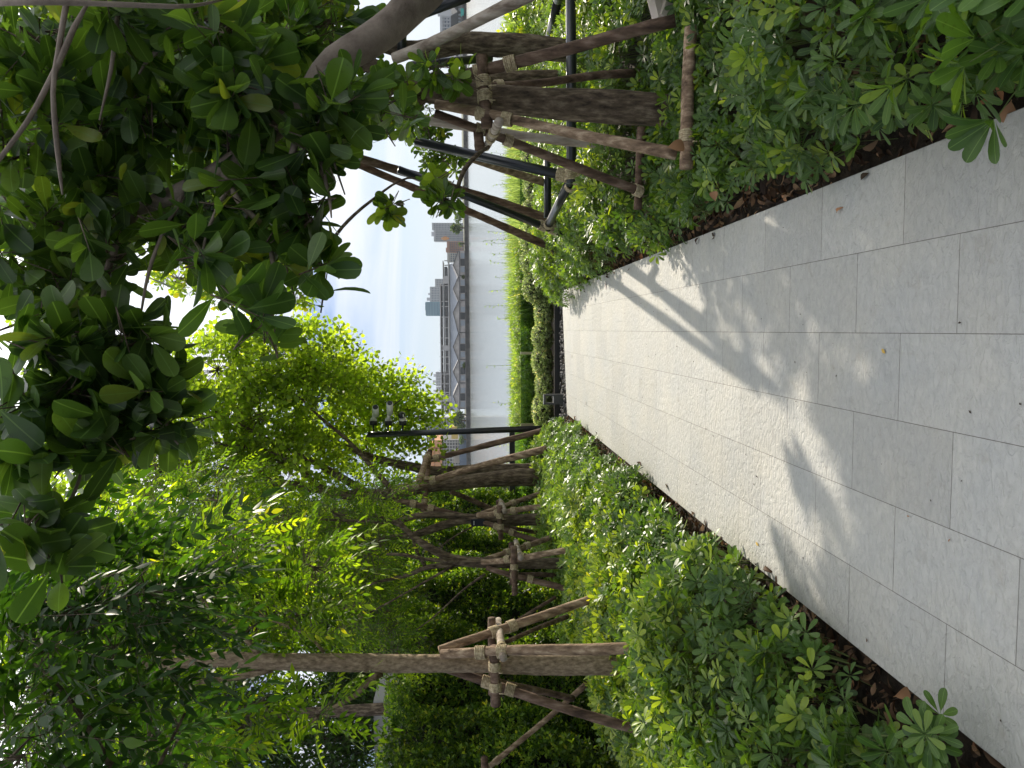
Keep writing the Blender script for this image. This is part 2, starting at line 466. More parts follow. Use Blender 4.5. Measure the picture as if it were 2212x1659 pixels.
def sticks_mesh(name, p0, p1, r):
    N = len(p0)
    a = nrm(p1 - p0 + 1e-6)
    u = perp(a, rdir(N)); v = np.cross(a, u)
    r = np.broadcast_to(r, (N,))[:, None]
    ring = [u * math.cos(t) + v * math.sin(t) for t in (0, 2.094, 4.189)]
    V = np.stack([p0 + q * r for q in ring] + [p1 + q * r * .6 for q in ring], 1).reshape(-1, 3)
    tf = np.array([(0, 1, 4, 3), (1, 2, 5, 4), (2, 0, 3, 5)])
    Fc = (tf[None] + (np.arange(N) * 6)[:, None, None]).reshape(-1, 4)
    return mesh_np(name, V, Fc)

def tones(t0, n, lift=0.0):
    return t0 * .68 + RNG.uniform(0, .32, n) + lift

# twig builders: P twig tips, A twig directions -> leaf arrays and stalk sticks
def rosette(P, A, k=8, L=.11, spread=(35, 85), along=.07):
    n = len(P)
    u = perp(A, rdir(n)); v = np.cross(A, u)
    out = []; t0 = RNG.uniform(0, 1, n)
    for i in range(k):
        th = i * 2.4 + RNG.uniform(-.3, .3, n)
        ti = np.radians(spread[0] + (spread[1] - spread[0]) * (i / max(1, k - 1)) + RNG.uniform(-18, 18, n))
        rad = u * np.cos(th)[:, None] + v * np.sin(th)[:, None]
        a = A * np.cos(ti)[:, None] + rad * np.sin(ti)[:, None]
        nn = A * np.sin(ti)[:, None] - rad * np.cos(ti)[:, None] + RNG.normal(size=(n, 3)) * .15
        p = P - A * (along * i / k)
        out.append((p, a, nn, L * RNG.uniform(.65, 1.15, n), tones(t0, n, .16 * (1 - 1.6 * i / k))))
    return [np.concatenate(x) for x in zip(*out)], (P - A * .16, P, .0028)

def pinnate(P, A, rach=.24, pairs=6, L=.055, droop=.35):
    n = len(P)
    A = nrm(A)
    upv = np.tile((0, 0, 1.), (n, 1)) + RNG.normal(size=(n, 3)) * .35
    N0 = perp(A, upv); S = np.cross(A, N0)
    rl = rach * RNG.uniform(.7, 1.2, n)
    out = []; s0 = []; s1 = []; t0 = RNG.uniform(0, 1, n)
    prev = P
    for i in range(pairs + 1):
        t = (i + 1) / (pairs + 1)
        pos = P + A * (rl * t)[:, None] + np.array((0, 0, -1.)) * (rl * droop * t * t)[:, None]
        s0.append(prev); s1.append(pos); prev = pos
        ax = nrm(A + np.array((0, 0, -1.)) * (2 * droop * t))
        if i == pairs:
            out.append((pos, ax, N0, L * RNG.uniform(.9, 1.2, n), tones(t0, n, .1)))
        else:
            for sg in (-1, 1):
                a = nrm(S * sg * .85 + ax * .55 + np.array((0, 0, -.3)) + RNG.normal(size=(n, 3)) * .12)
                out.append((pos, a, N0 + RNG.normal(size=(n, 3)) * .2, L * RNG.uniform(.75, 1.1, n) * (1 - .25 * abs(t - .5)), tones(t0, n)))
    return [np.concatenate(x) for x in zip(*out)], (np.concatenate(s0), np.concatenate(s1), .0014)

def sprig(P, A, ln=.3, k=9, L=.05, droop=.3):
    n = len(P)
    out = []; s0 = []; s1 = []; prev = P; t0 = RNG.uniform(0, 1, n)
    u = perp(A, rdir(n)); v = np.cross(A, u)
    for i in range(k):
        t = (i + 1) / k
        pos = P + A * (ln * t) + np.array((0, 0, -1.)) * (ln * droop * t * t)
        s0.append(prev); s1.append(pos); prev = pos
        th = i * 2.6 + RNG.uniform(-.4, .4, n)
        a = nrm((u * np.cos(th)[:, None] + v * np.sin(th)[:, None]) * .8 + A * .4 + np.array((0, 0, -.35)))
        out.append((pos + a * .012, a, rdir(n) * .8 + np.array((0, -.2, .7)), L * RNG.uniform(.7, 1.15, n), tones(t0, n)))
    return [np.concatenate(x) for x in zip(*out)], (np.concatenate(s0), np.concatenate(s1), .0016)

def palmate(P, A, k=7, L=.075, petiole=.09):
    n = len(P)
    u = perp(A, rdir(n)); v = np.cross(A, u)
    Q = P
    out = []; t0 = RNG.uniform(0, 1, n)
    Ls = L * RNG.uniform(.7, 1.2, n)
    op = RNG.uniform(45, 95, n)
    for i in range(k):
        th = i * 2 * math.pi / k + RNG.uniform(-.15, .15, n)
        ti = np.radians(op + RNG.uniform(-10, 10, n))
        rad = u * np.cos(th)[:, None] + v * np.sin(th)[:, None]
        a = A * np.cos(ti)[:, None] + rad * np.sin(ti)[:, None]
        nn = A * np.sin(ti)[:, None] - rad * np.cos(ti)[:, None]
        out.append((Q + a * .006, a, nn, Ls * RNG.uniform(.85, 1.1, n), tones(t0, n)))
    return [np.concatenate(x) for x in zip(*out)], (Q - A * petiole * .9 - np.array((0, 0, petiole * .6)), Q, .0016)

def foliage(parent, groups, mat_, kind, name='crown', stalk=M_twig, wid=1.0, twigs=True, smooth=True, curl=(-.6, 1.6)):
    """groups: list of (leaf arrays, sticks)"""
    lv = [np.concatenate(x) for x in zip(*[g[0] for g in groups])]
    me = leaves_mesh(name, lv[0], lv[1], lv[2], lv[3], kind, wid, curl, lv[4])
    o = link(name, me, mat_, parent, smooth)
    if twigs:
        s0 = np.concatenate([g[1][0] for g in groups]); s1 = np.concatenate([g[1][1] for g in groups])
        r = np.concatenate([np.full(len(g[1][0]), g[1][2]) for g in groups])
        ex0 = []; ex1 = []; exr = []
        for g in groups:
            if len(g) > 2 and g[2] is not None:
                ex0.append(g[2][0]); ex1.append(g[2][1]); exr.append(g[2][2])
        if ex0:
            s0 = np.concatenate([s0] + ex0); s1 = np.concatenate([s1] + ex1); r = np.concatenate([r] + exr)
        t = link('twigs', sticks_mesh('twigs', s0, s1, r), stalk, parent)
    return o

def ball(n, shell=.35):
    d = rdir(n)
    r = RNG.uniform(shell, 1, n) ** (1 / 2.2)
    return d * r[:, None], d

def blob(x, y, Y, rx, ry, dep, n, builder, up_bias=.3, out_bias=.7, nodes=True, flat=None, **kw):
    """a clump of twigs centred where (x, y) is seen at distance Y; rx, ry in picture px, dep in metres"""
    c = np.array(D(x, y, Y)); k = Y / F
    q, d = ball(n)
    sc = np.array((ry * k, dep, rx * k))
    P = c + q * sc
    A = nrm(d * out_bias + rdir(n) * .6 + np.array((0, 0, up_bias)))
    g = builder(P, A, **kw)
    if nodes:
        m = max(3, n // 7)
        nq, _ = ball(m, .1)
        Np = c + nq * sc * .65
        idx = np.argmin(((P[:, None, :] - Np[None]) ** 2).sum(-1), 1) if n * m < 4e6 else RNG.integers(0, m, n)
        end = g[1][1][:n] if builder in (rosette, palmate) else P
        st0 = g[1][0][:n] if builder in (rosette, palmate) else P
        e0 = np.concatenate([Np[idx], np.tile(c, (m, 1))]); e1 = np.concatenate([st0, Np])
        rr = np.concatenate([np.full(n, .0028), np.full(m, .007)])
        g = (g[0], g[1], (e0, e1, rr))
    return (g[0], g[1], g[2] if len(g) > 2 else None)

def limb(mb, pts, sides=10, step=.09, jit=.12):
    """pts: (x, y, Y, radius_m)"""
    P = [(*D(x, y, Y), r) for x, y, Y, r in pts]
    S = spline(P, step)
    mb.tube([q[:3] for q in S], [max(.002, q[3]) for q in S], sides, True, jit)

def tree(name, label, base, group=None, cat='tree'):
    return empty(name, base, label, cat, group)

def trunk(parent, pts, m=M_bark, name='trunk', sides=14, jit=.10):
    mb = MB(); limb(mb, pts, sides, .07, jit)
    return mb.build(name, m, parent, True)

# ------------------------------------------------------------------ props (tree supports)
def pole(parent, a, b, r0=.03, r1=None, m=M_pole, name='pole', bend=.012):
    """a, b: world points"""
    a = Vector(a); b = Vector(b); r1 = r1 or r0 * .85
    n = max(4, int((b - a).length / .07))
    t = (b - a).normalized(); u = t.orthogonal().normalized(); v = t.cross(u)
    ph = RNG.uniform(0, 6, 2); am = RNG.uniform(-bend, bend, 2)
    pts = []; rr = []
    for i in range(n + 1):
        s = i / n
        pts.append(a + (b - a) * s + u * am[0] * math.sin(s * 5 + ph[0]) + v * am[1] * math.sin(s * 7 + ph[1]))
        rr.append((r0 + (r1 - r0) * s) * (1 + RNG.uniform(-.04, .05)))
    mb = MB(); mb.tube(pts, rr, 12, True, .07)
    return mb.build(name, m, parent, True)

def rope(parent, c, axis, r, turns=5, tr=.0055):
    mb = MB()
    axis = Vector(axis).normalized()
    u = axis.orthogonal().normalized(); v = axis.cross(u)
    pts = []
    seg = 14
    for i in range(turns * seg + 1):
        th = 2 * math.pi * i / seg
        off = (i / seg - turns / 2) * tr * 1.85
        pts.append(Vector(c) + axis * off + (u * math.cos(th) + v * math.sin(th)) * (r + tr * .7))
    mb.tube(pts, tr, 6, True)
    e0 = pts[-1]; dn = Vector((0, 0, -1))
    mb.tube([e0, e0 + v * tr * 3 + dn * tr * 2, e0 + v * tr * 4 + dn * tr * 8 + u * tr * RNG.uniform(-3, 3)], [tr, tr * .9, tr * .7], 5)
    return mb.build('rope_lashing', M_rope, parent, True)

def prop_frame(label, loc, poles, bars, lash, group, m=M_pole, name='tree_support_frame'):
    """poles / bars: (x0,y0,Y0, x1,y1,Y1, r, mat); lash: (pole index or bar index, t)"""
    e = empty(name, loc, label, 'tree support', group)
    segs = []
    for q in poles:
        a = D(*q[0:3]); b = D(*q[3:6]); r = q[6]; mm = q[7] if len(q) > 7 else m
        pole(e, a, b, r, None, mm); segs.append((a, b, r))
    nb = len(segs)
    for q in bars:
        a = D(*q[0:3]); b = D(*q[3:6]); r = q[6]; mm = q[7] if len(q) > 7 else m
        pole(e, a, b, r, r, mm, 'crossbar', .003); segs.append((a, b, r))
    for k, t in lash:
        i = k if k >= 0 else nb + (-k - 1)
        a, b, r = segs[i]
        rope(e, a + (b - a) * t, b - a, r * (1 - .1 * t) * 1.06, 6 if r > .02 else 5, max(.004, r * .17))
    return e

# ================================================================== SETTING
# ground bed, one sheet under everything on this bank
mb = MB()
mb.add([(-60, -30, -.07), (60, -30, -.07), (60, 14.6, -.07), (-60, 14.6, -.07)], [(0, 1, 2, 3)])
mb.add([(-60, 14.6, -.07), (60, 14.6, -.07), (60, 19.0, -1.3), (-60, 19.0, -1.3)], [(0, 1, 2, 3)])
tag(mb.build('ground', M_soil), kind='structure')

mb = MB()
pp = [(.581, -2), (.581, 11.55), (-1.219, 10.98), (-1.219, -2)]
n = 4
mb.add([(x, y, 0) for x, y in pp] + [(x, y, -.06) for x, y in pp],
       [(0, 1, 2, 3), (7, 6, 5, 4)] + [(i, (i + 4), (i + 1) % 4 + 4, (i + 1) % 4) for i in range(4)])
tag(mb.build('path', M_path), kind='structure')

mb = MB()
mb.add([(-900, 18.0, -1.0), (900, 18.0, -1.0), (900, 295, -1.0), (-900, 295, -1.0)], [(0, 1, 2, 3)])
tag(mb.build('river', M_water), kind='structure')
M_farland = noisy('far_land', (0.05, 0.07, 0.03), (0.12, 0.12, 0.09), 0.05, 1, 0)
mb = MB()
mb.add([(-900, 296, .3), (900, 296, .3), (900, 1300, .3), (-900, 1300, .3)], [(0, 1, 2, 3)])
tag(mb.build('far_bank_land', M_farland), kind='structure')
M_quay = noisy('quay_concrete', (0.05, 0.05, 0.05), (0.13, 0.125, 0.115), 0.5, .9, .2)
mb = MB(); mb.box(-900, 900, 294.5, 296, -2, .55)
mb.box(-900, 900, 294.1, 294.5, .15, .62)
tag(mb.build('quay_wall', M_quay), 'long dark concrete quay wall along the far river bank', 'wall')

# ================================================================== FAR BANK BUILDINGS
M_shed = noisy('shed_render', (0.36, 0.33, 0.315), (0.52, 0.49, 0.465), 0.6, .9, 0)
M_shed_roof = noisy('shed_roof', (0.10, 0.10, 0.105), (0.17, 0.17, 0.175), 0.8, .8, 0)
M_slate = noisy('grey_sheet_roof', (0.15, 0.17, 0.2), (0.2, 0.225, 0.26), 0.3, .6, 0)
M_conc = noisy('pale_concrete', (0.36, 0.35, 0.34), (0.5, 0.49, 0.47), 0.3, .9, 0)
M_dark = mat('dark_opening', (0.05, 0.055, 0.06), .6)
M_infill = noisy('grey_infill', (0.12, 0.125, 0.13), (0.2, 0.2, 0.2), 0.7, .8, 0)
M_doorgrey = mat('grey_blue_shutter', (0.3, 0.34, 0.38), .6)
YB = 296.0
def px_box(mb, x0, x1, y0, y1, Y, dep=10.0, dy=0.0):
    """front face at Y; picture box x (down) x0..x1, y (left) y0..y1"""
    a = D(x0, y0, Y); b = D(x1, y1, Y)
    mb.box(min(a.x, b.x), max(a.x, b.x), Y + dy, Y + dep, min(a.z, b.z), max(a.z, b.z))

val = [541, 597, 650, 720, 778, 829, 884]
pk = [573, 624, 675, 749, 803, 856]
shed_words = ['row of six, the one nearest the grey towers on the right', 'between the first and third sheds', 'under the tall teal tower',
              'wide bay left of the tower', 'below the small pair of towers', 'at the end of the row beside dark trees']
for i in range(6):
    y0, y1, yp = val[i], val[i + 1], pk[i]
    a = D(991, y0, YB); b = D(991, y1, YB); p = D(979.5, yp, YB)
    e = empty('warehouse', ((a.x + b.x) / 2, YB, .3), 'gabled riverside warehouse, ' + shed_words[i], 'warehouse', 'gabled warehouses on the far quay')
    zb = .3
    m = MB(); m.prism([(b.x, zb), (a.x - .05, zb), (a.x - .05, a.z), (p.x, p.z), (b.x, b.z)], YB + .5, YB + 22); m.build('wall', M_shed, e)
    m = MB()
    t = .28
    m.prism([(b.x - .1, b.z), (p.x, p.z), (p.x, p.z + t), (b.x - .1, b.z + t)], YB, YB + 22.3)
    m.prism([(p.x + .01, p.z), (a.x, a.z), (a.x, a.z + t), (p.x + .01, p.z + t)], YB, YB + 22.3); m.build('roof', M_shed_roof, e)
    m = MB(); m.box(b.x + .15, a.x - .15, YB + .1, YB + .49, a.z - .45, a.z - .1); m.build('eaves_band', M_shed_roof, e)
    cy = (y0 + y1) / 2 + (2 if i % 2 else -2)
    m = MB(); px_box(m, 994.5, 1005, cy - 8, cy + 7, YB, 1, .3); m.build('door', M_dark, e)
    for s in (-1, 1):
        m = MB(); px_box(m, 995, 1004.5, cy + s * 15 - 5.5, cy + s * 15 + 5.5, YB, 1, .35); m.build('shutter', M_doorgrey, e)
    m = MB(); px_box(m, 992, 1005, y1 - 2.4, y1 - 1, YB, 1, .2); m.build('downpipe', M_dark, e)

# long unfinished-looking concrete block behind the sheds
e = empty('concrete_block', (D(990, 740, 320).x, 320, .3), 'long pale concrete frame building with two open storeys and sloping grey sheet roof', 'building')
m = MB()
a = D(970.5, 566, 318.5); b = D(970.5, 893, 318.5)
m.add([(b.x, 318.5, 3.5), (a.x, 318.5, 3.5), (a.x, 330, a.z + .2), (b.x, 330, a.z + .2), (b.x, 318.5, 3.0), (a.x, 318.5, 3.0), (a.x, 330, 3.0), (b.x, 330, 3.0)],
      [(0, 1, 2, 3), (0, 3, 7, 4), (1, 5, 6, 2), (3, 2, 6, 7), (4, 5, 1, 0), (4, 7, 6, 5)])
m.build('sheet_roof', M_slate, e)
m = MB()
px_box(m, 957.6, 959.9, 563, 893, 330, 14, -.5); px_box(m, 951.7, 953.0, 613, 893, 330, 14, -.5)
px_box(m, 969.5, 971.0, 563, 893, 330, 14, -.5)
px_box(m, 953.5, 957.6, 613, 893, 330, 1, -.45) if False else None
m.build('floor_slab', M_conc, e)
ys = [563, 573, 597, 612, 617, 651, 662, 685, 708, 730, 747, 757, 771, 786, 808, 829, 848, 853, 866, 874, 893]
for q in ys:
    if q > 612:
        m = MB(); px_box(m, 953.0, 957.6, q - .8, q + .8, 330, 1, -.4); m.build('column', M_conc, e)
    m = MB(); px_box(m, 959.9, 969.5, q - .9, q + .9, 330, 1, -.4); m.build('column', M_conc, e)
m = MB(); px_box(m, 953.0, 957.6, 614, 892, 331.2, 12); px_box(m, 959.9, 969.5, 576, 892, 331.2, 12); m.build('infill_wall', M_infill, e)
for q in ((956.5, 970, 598, 613), (956, 971, 748, 756), (956, 976, 856, 867)):
    m = MB(); px_box(m, *q, 330, 5, -.7); m.build('stair_tower', M_conc, e)
for q in (740, 770, 800, 640, 670, 700):
    m = MB(); px_box(m, 948.5, 951.7, q, q + .35, 330, .3); m.build('rebar', M_dark, e)

def tower(name, label, x0, xb, y0, y1, Y, mw, mb_, nf, nb, steps=(), crown=True, group=None, band_h=.45):
    a = D(x0, y0, Y); b = D(xb, y1, Y)
    X0, X1, Z1 = min(a.x, b.x), max(a.x, b.x), a.z
    e = empty(name, ((X0 + X1) / 2, Y, .3), label, 'building', group)
    m = MB(); m.box(X0, X1, Y, Y + (X1 - X0) * .8, .3, Z1)
    for s0, s1, h in steps:
        m.box(X0 + (X1 - X0) * s0, X0 + (X1 - X0) * s1, Y + 3, Y + (X1 - X0) * .6, Z1 + .01, Z1 + (Z1) * h)
    m.build('wall', mw, e)
    fh = Z1 / nf
    m = MB()
    for k in range(nf):
        z = k * fh + fh * .35 + .3
        m.box(X0 + (X1 - X0) * .04, X1 - (X1 - X0) * .04, Y - .25, Y, z, z + fh * band_h)
    m.build('window_band', mb_, e)
    if nb:
        m = MB()
        wv = (X1 - X0) / nb
        for k in range(nb + 1):
            m.box(X0 + wv * k - wv * .14, X0 + wv * k + wv * .14, Y - .7, Y - .26, .3, Z1 * 1.0)
        m.build('pier', mw, e)
    if crown:
        m = MB(); m.box(X0 - .3, X1 + .3, Y - .8, Y + 1, Z1 - .6, Z1 + .9) ; m.build('parapet', mw, e)
    return e
M_teal = noisy('teal_glass', (0.12, 0.25, 0.33), (0.14, 0.29, 0.37), 0.02, .35, 0)
M_teal2 = mat('teal_glass_dark', (0.09, 0.2, 0.28), .3)
M_tow = noisy('tower_render', (0.36, 0.38, 0.42), (0.46, 0.47, 0.5), 0.02, .9, 0)
M_tow2 = mat('tower_window', (0.13, 0.16, 0.21), .4)
M_red = noisy('red_brick_tower', (0.3, 0.17, 0.13), (0.38, 0.24, 0.19), 0.05, .9, 0)
tower('tower_block', 'flat topped teal glass tower standing above the warehouses', 920.5, 1000, 652, 682, 900, M_teal, M_teal2, 14, 0, ((.4, .98, .03),), False, band_h=.8)
tower('tower_block', 'pale grey apartment tower with piers, just right of the teal tower', 930, 1000, 620, 652, 950, M_tow, M_tow2, 22, 6, ((.1, .3, .12), (.5, .6, .08)), group='pale towers on the skyline')
tower('tower_block', 'lower stepped grey tower at the right end of the pale cluster', 941, 1000, 603, 621, 960, M_tow, M_tow2, 18, 4, (), group='pale towers on the skyline')
tower('tower_block', 'wider of the two small grey towers above the left half of the concrete block', 942.5, 1000, 804, 833, 1100, M_tow, M_tow2, 14, 5, ((.2, .4, .13), (.65, .85, .1)), group='pale towers on the skyline')
tower('tower_block', 'narrower of the two small grey towers beside the white dome', 943.5, 1000, 836, 851, 1100, M_tow, M_tow2, 14, 3, ((.3, .6, .12),), group='pale towers on the skyline')
tower('tower_block', 'big pale tower with an orange mural, right of the warehouses', 939, 1000, 497, 521, 700, M_tow, M_tow2, 22, 6, ((.5, .9, .12),), group='pale towers on the skyline')
tower('tower_block', 'grey blue tower half hidden behind the mural tower', 935, 1000, 482, 497, 760, M_tow, M_tow2, 20, 4, (), group='pale towers on the skyline')
m = MB(); px_box(m, 957, 966, 511, 519, 698.4, .6); px_box(m, 953, 970, 513, 517, 698.2, .15)
tag(m.build('mural', mat('orange_mural', (0.6, 0.28, 0.1), .8)), 'orange painted mural high on the pale riverside tower', 'mural')
tower('apartment_house', 'low brownish apartment houses behind the first warehouse gable', 968, 1000, 522, 546, 520, M_red, M_tow2, 8, 5, ((.1, .5, .15),))
tower('apartment_house', 'low grey apartment house with mast at the end of the concrete block', 969, 1000, 547, 566, 500, M_conc, M_tow2, 7, 4)
m = MB(); c = D(957, 857, 1080); 
for k in range(8):
    r = 11 * math.cos(k * .2); 
dv = []; df = []
for i in range(9):
    for j in range(16):
        th = i / 8 * math.pi / 2; ph = j / 16 * 2 * math.pi
        dv.append((c.x + 9 * math.cos(th) * math.cos(ph), 1080 + 9 * math.cos(th) * math.sin(ph), D(953, 857, 1080).z - 2 + 11 * math.sin(th)))
for i in range(8):
    for j in range(16):
        df.append((i * 16 + j, i * 16 + (j + 1) % 16, (i + 1) * 16 + (j + 1) % 16, (i + 1) * 16 + j))
m.add(dv, df)
m.box(c.x - 8, c.x + 8, 1072, 1088, .3, D(953, 857, 1080).z - 1.5)
tag(m.build('domed_building', M_conc, None, True), 'small pale dome peeping over the concrete block', 'building')
# left end of the far bank
tower('tower_block', 'white striped office block rising behind the dark quay trees', 912, 990, 902, 930, 420, M_conc, M_tow2, 16, 0, (), True, None, .5)
tower('tower_block', 'pinkish grey wing of the striped block', 925, 990, 930, 951, 425, noisy('pink_render', (.42, .34, .32), (.5, .42, .4), .05, .9, 0), M_tow2, 10, 3)
e = empty('orange_building', (D(1000, 975, 360).x, 360, .3), 'stepped terracotta orange building with grey glazed lower floors', 'building')
M_or = noisy('terracotta', (0.52, 0.26, 0.12), (0.6, 0.32, 0.17), .1, .9, 0)
m = MB(); px_box(m, 938, 955, 951, 1012, 360, 20); px_box(m, 925, 937.9, 964, 1012, 361, 18); px_box(m, 919, 924.9, 985, 1012, 362, 15); m.build('upper_wall', M_or, e)
m = MB(); px_box(m, 955.1, 1001, 951, 1012, 361.5, 18); m.build('lower_wall', M_infill, e)
m = MB()
for k in range(6):
    px_box(m, 958 + k * 6, 960.5 + k * 6, 952, 1011, 361.4, .5, -.4)
for q in range(955, 1012, 7): px_box(m, 955.5, 994, q, q + 1, 360.9, .3)
m.build('frame', M_conc, e)
m = MB(); px_box(m, 979, 993, 975, 1000, 350, 6); 
for k in range(4): px_box(m, 981 + 3 * k, 982.2 + 3 * k, 976, 999, 349.6, .3)
e2 = m.build('market_hall', noisy('cream_hall', (.42, .38, .34), (.5, .46, .4), .2, .9, 0)); tag(e2, 'small cream hall with arched bays before the orange building', 'building')
m = MB(); px_box(m, 975, 989, 922, 948, 320, 8); e2 = m.build('yellow_house', mat('ochre', (.55, .4, .12), .9)); tag(e2, 'low ochre yellow house behind the camera post', 'house')
m = MB(); a = D(992, 935, 300); b = D(1006, 1012, 300)
m.box(b.x - 3, a.x, 300, 300.6, .3, a.z)
for k in range(14): m.box(b.x + k * 1.0, b.x + k * 1.0 + .2, 299.85, 300, .3, a.z)
e2 = m.build('site_hoarding', mat('slate_blue', (.15, .19, .25), .7)); tag(e2, 'slate blue hoarding wall along the far quay left of the sheds', 'fence')
# crane
m = MB(); c0 = D(975, 967, 600); c1 = D(906, 967, 600); m.tube([c0, c1], .9, 4)
m.tube([D(905, 957, 600), D(917, 1004, 600)], .5, 4); px_box(m, 902, 909, 963, 968, 600, 4); m.tube([c1, D(911, 985, 600)], .25, 4)
tag(m.build('tower_crane', mat('crane_paint', (.35, .37, .4), .6)), 'thin tower crane standing beside the orange building', 'crane')
# right end of the far bank, seen between the props
tower('apartment_house', 'pale riverside apartment block seen between the wooden props on the right', 954, 1000, 36, 110, 420, M_tow, M_tow2, 7, 9)
tower('apartment_house', 'pale apartment block further right, seen past the thick pale prop', 943, 1000, -60, 14, 430, M_tow, M_tow2, 9, 8)
for (y0, y1, lb) in ((-30, 26, 'dark pitched riverside house under the black pipe'), (28, 66, 'dark hip roofed riverside house beside white gable'), (70, 125, 'dark riverside house seen below the leaning trunk')):
    a = D(976, y0, 305); b = D(990, y1, 305); xm = (a.x + b.x) / 2
    e = empty('river_house', (xm, 305, .3), lb, 'house', 'dark houses on the far bank')
    m = MB(); m.box(b.x, a.x, 305, 313, .3, b.z); m.build('wall', M_infill, e)
    m = MB(); m.prism([(b.x - .4, b.z), (a.x + .4, b.z), (xm + 2, a.z + .4), (xm - 2, a.z + .4)], 304.5, 313.5); m.build('roof', M_dark, e)
    m = MB()
    for k in range(5): m.box(b.x + (a.x - b.x) * (k + .3) / 5, b.x + (a.x - b.x) * (k + .7) / 5, 304.9, 305, 1.2, 2.4)
    m.build('window', M_doorgrey, e)
m = MB(); a = D(993, 50, 297); b = D(1000, 130, 297); m.box(b.x, a.x, 297, 300, .3, a.z + .5); 
tag(m.build('boundary_wall', M_conc), 'pale ribbed riverside wall in front of dark houses', 'wall')
m = MB(); px_box(m, 995, 1002, 18, 31, 293, 2); tag(m.build('teal_shed', mat('teal_paint', (.03, .3, .27), .6)), 'small teal hut at the water edge on the far bank', 'hut')
# quay posts / fence right of warehouses
m = MB()
for q in range(487, 541, 6): px_box(m, 994, 1004, q, q + .7, 297, .2)
px_box(m, 996, 996.7, 487, 541, 297, .2); px_box(m, 1000, 1000.6, 487, 541, 297, .2)
tag(m.build('quay_fence', M_conc), 'pale post and rail fence on the far quay', 'fence')

# far trees (on the quay)
M_fartree = leaf_mat('leaf_far', (0.03, 0.06, 0.018), (0.06, 0.11, 0.03), (0.12, 0.18, 0.05), .3, .7)
def far_tree(x, y, Y, rx, ry, label, n=500, L=1.1):
    c = D(x, y, Y); k = Y / F
    e = empty('tree', (c.x, Y, .3), label, 'tree', 'trees on the far quay')
    m = MB(); m.tube([(c.x, Y, .3), (c.x + .2, Y, c.z * .6), (c.x, Y, c.z)], [.35, .25, .1], 7); m.build('trunk', M_bark, e, True)
    q, d = ball(n, .1)
    P = np.array(c) + q * np.array((ry * k, ry * k * .8, rx * k))
    link('crown', leaves_mesh('crown', P, rdir(n), rdir(n), L * RNG.uniform(.6, 1.2, n), 'low', 1.4), M_fartree, e)
ft = [(991, 897, 298, 11, 9, 'dark bushy tree just left of the last warehouse'), (985, 909, 299, 12, 10, 'tallest dark tree left of the warehouses'),
      (996, 921, 298, 9, 10, 'low spreading tree behind the camera post'), (997, 950, 298, 6, 10, 'scrubby small tree in front of blue hoarding'),
      (1001, 598, 296.3, 3.5, 3, 'tiny weed tree growing on the quay between sheds'), (996, 527, 298, 5, 4, 'small green tree at the quay fence near the mural tower'),
      (1002, 789, 296.3, 3, 6, 'creeper clump hanging at the quay foot'), (985, 493, 300, 12, 10, 'round green tree right of the mural tower'),
      (976, 95, 320, 9, 14, 'roadside green tree before the pale apartments'), (990, 470, 300, 8, 14, 'bushy tree under the dangling leaf cluster')]
for t_ in ft: far_tree(*t_, n=420, L=max(.5, t_[3] * .09))

# ================================================================== END OF THE PATH
# pebbles in the gravel strip
def pebbles():
    n = 900
    base = []
    for i in range(4):
        for j in range(6):
            th = -math.pi / 2 + math.pi * (i + .5) / 4; ph = 2 * math.pi * j / 6
            base.append((math.cos(th) * math.cos(ph), math.cos(th) * math.sin(ph), .6 * math.sin(th)))
    base = np.array(base)
    f = np.array([(i * 6 + j, i * 6 + (j + 1) % 6, (i + 1) * 6 + (j + 1) % 6, (i + 1) * 6 + j) for i in range(3) for j in range(6)])
    P = np.stack([RNG.uniform(-1.6, 1.6, n), RNG.uniform(10.98, 12.1, n), RNG.uniform(-.06, -.03, n)], 1)
    keep = P[:, 1] > 11.33 + .317 * P[:, 0] * 1.0 + .05
    P = P[keep]; n = len(P)
    s = RNG.uniform(.015, .035, n)[:, None, None] * RNG.uniform(.7, 1.2, (n, 1, 3))
    V = (P[:, None, :] + base[None] * s).reshape(-1, 3)
    Fc = (f[None] + (np.arange(n) * 24)[:, None, None]).reshape(-1, 4)
    return link('gravel', mesh_np('gravel', V, Fc), M_pebble, None, True)
m = MB(); m.box(-1.8, 5.3, 12.22, 12.27, -.07, .03)
tag(m.build('steel_edging', M_black), 'dark metal edging strip in front of the low hedge', 'edging')
tag(pebbles(), 'dark round pebbles filling the strip beyond the path end', 'gravel', kind='stuff')

# variegated low hedge
def hedge_lumps(name, lumps, n, mat_, L, kind='low', builder=None, label='', cat='hedge', k=5, stem=M_twig):
    P = []; Nn = []
    w_ = np.array([l[3] * l[5] + l[3] * l[4] for l in lumps], float); w_ /= w_.sum()
    for l, ww in zip(lumps, w_):
        m_ = int(n * ww)
        q, d = ball(m_, .62)
        z = q[:, 2]
        p = np.array(l[:3]) + q * np.array(l[3:6])
        ok = p[:, 2] > l[2] - l[5] * .95
        P.append(p[ok]); Nn.append(d[ok])
    P = np.concatenate(P); Nn = np.concatenate(Nn)
    P[:, 2] = np.maximum(P[:, 2], -.04)
    A = nrm(Nn * .8 + rdir(len(P)) * .7 + np.array((0, 0, .35)))
    g = rosette(P, A, k=k, L=L, along=.02)
    e = empty(name, (lumps[0][0], lumps[0][1], 0), label, cat)
    foliage(e, [(g[0], (g[1][0], g[1][1], .0012))], mat_, kind, 'foliage', stem, 1.2, True, False)
    return e
lum = []
xs = np.linspace(-1.75, 5.2, 18)
for i, x in enumerate(xs):
    h = .17 + (.10 if x > .3 else 0) + RNG.uniform(-.02, .03)
    lum.append((x, 12.75 + RNG.uniform(-.05, .08), h * .95, .3, .34, h))
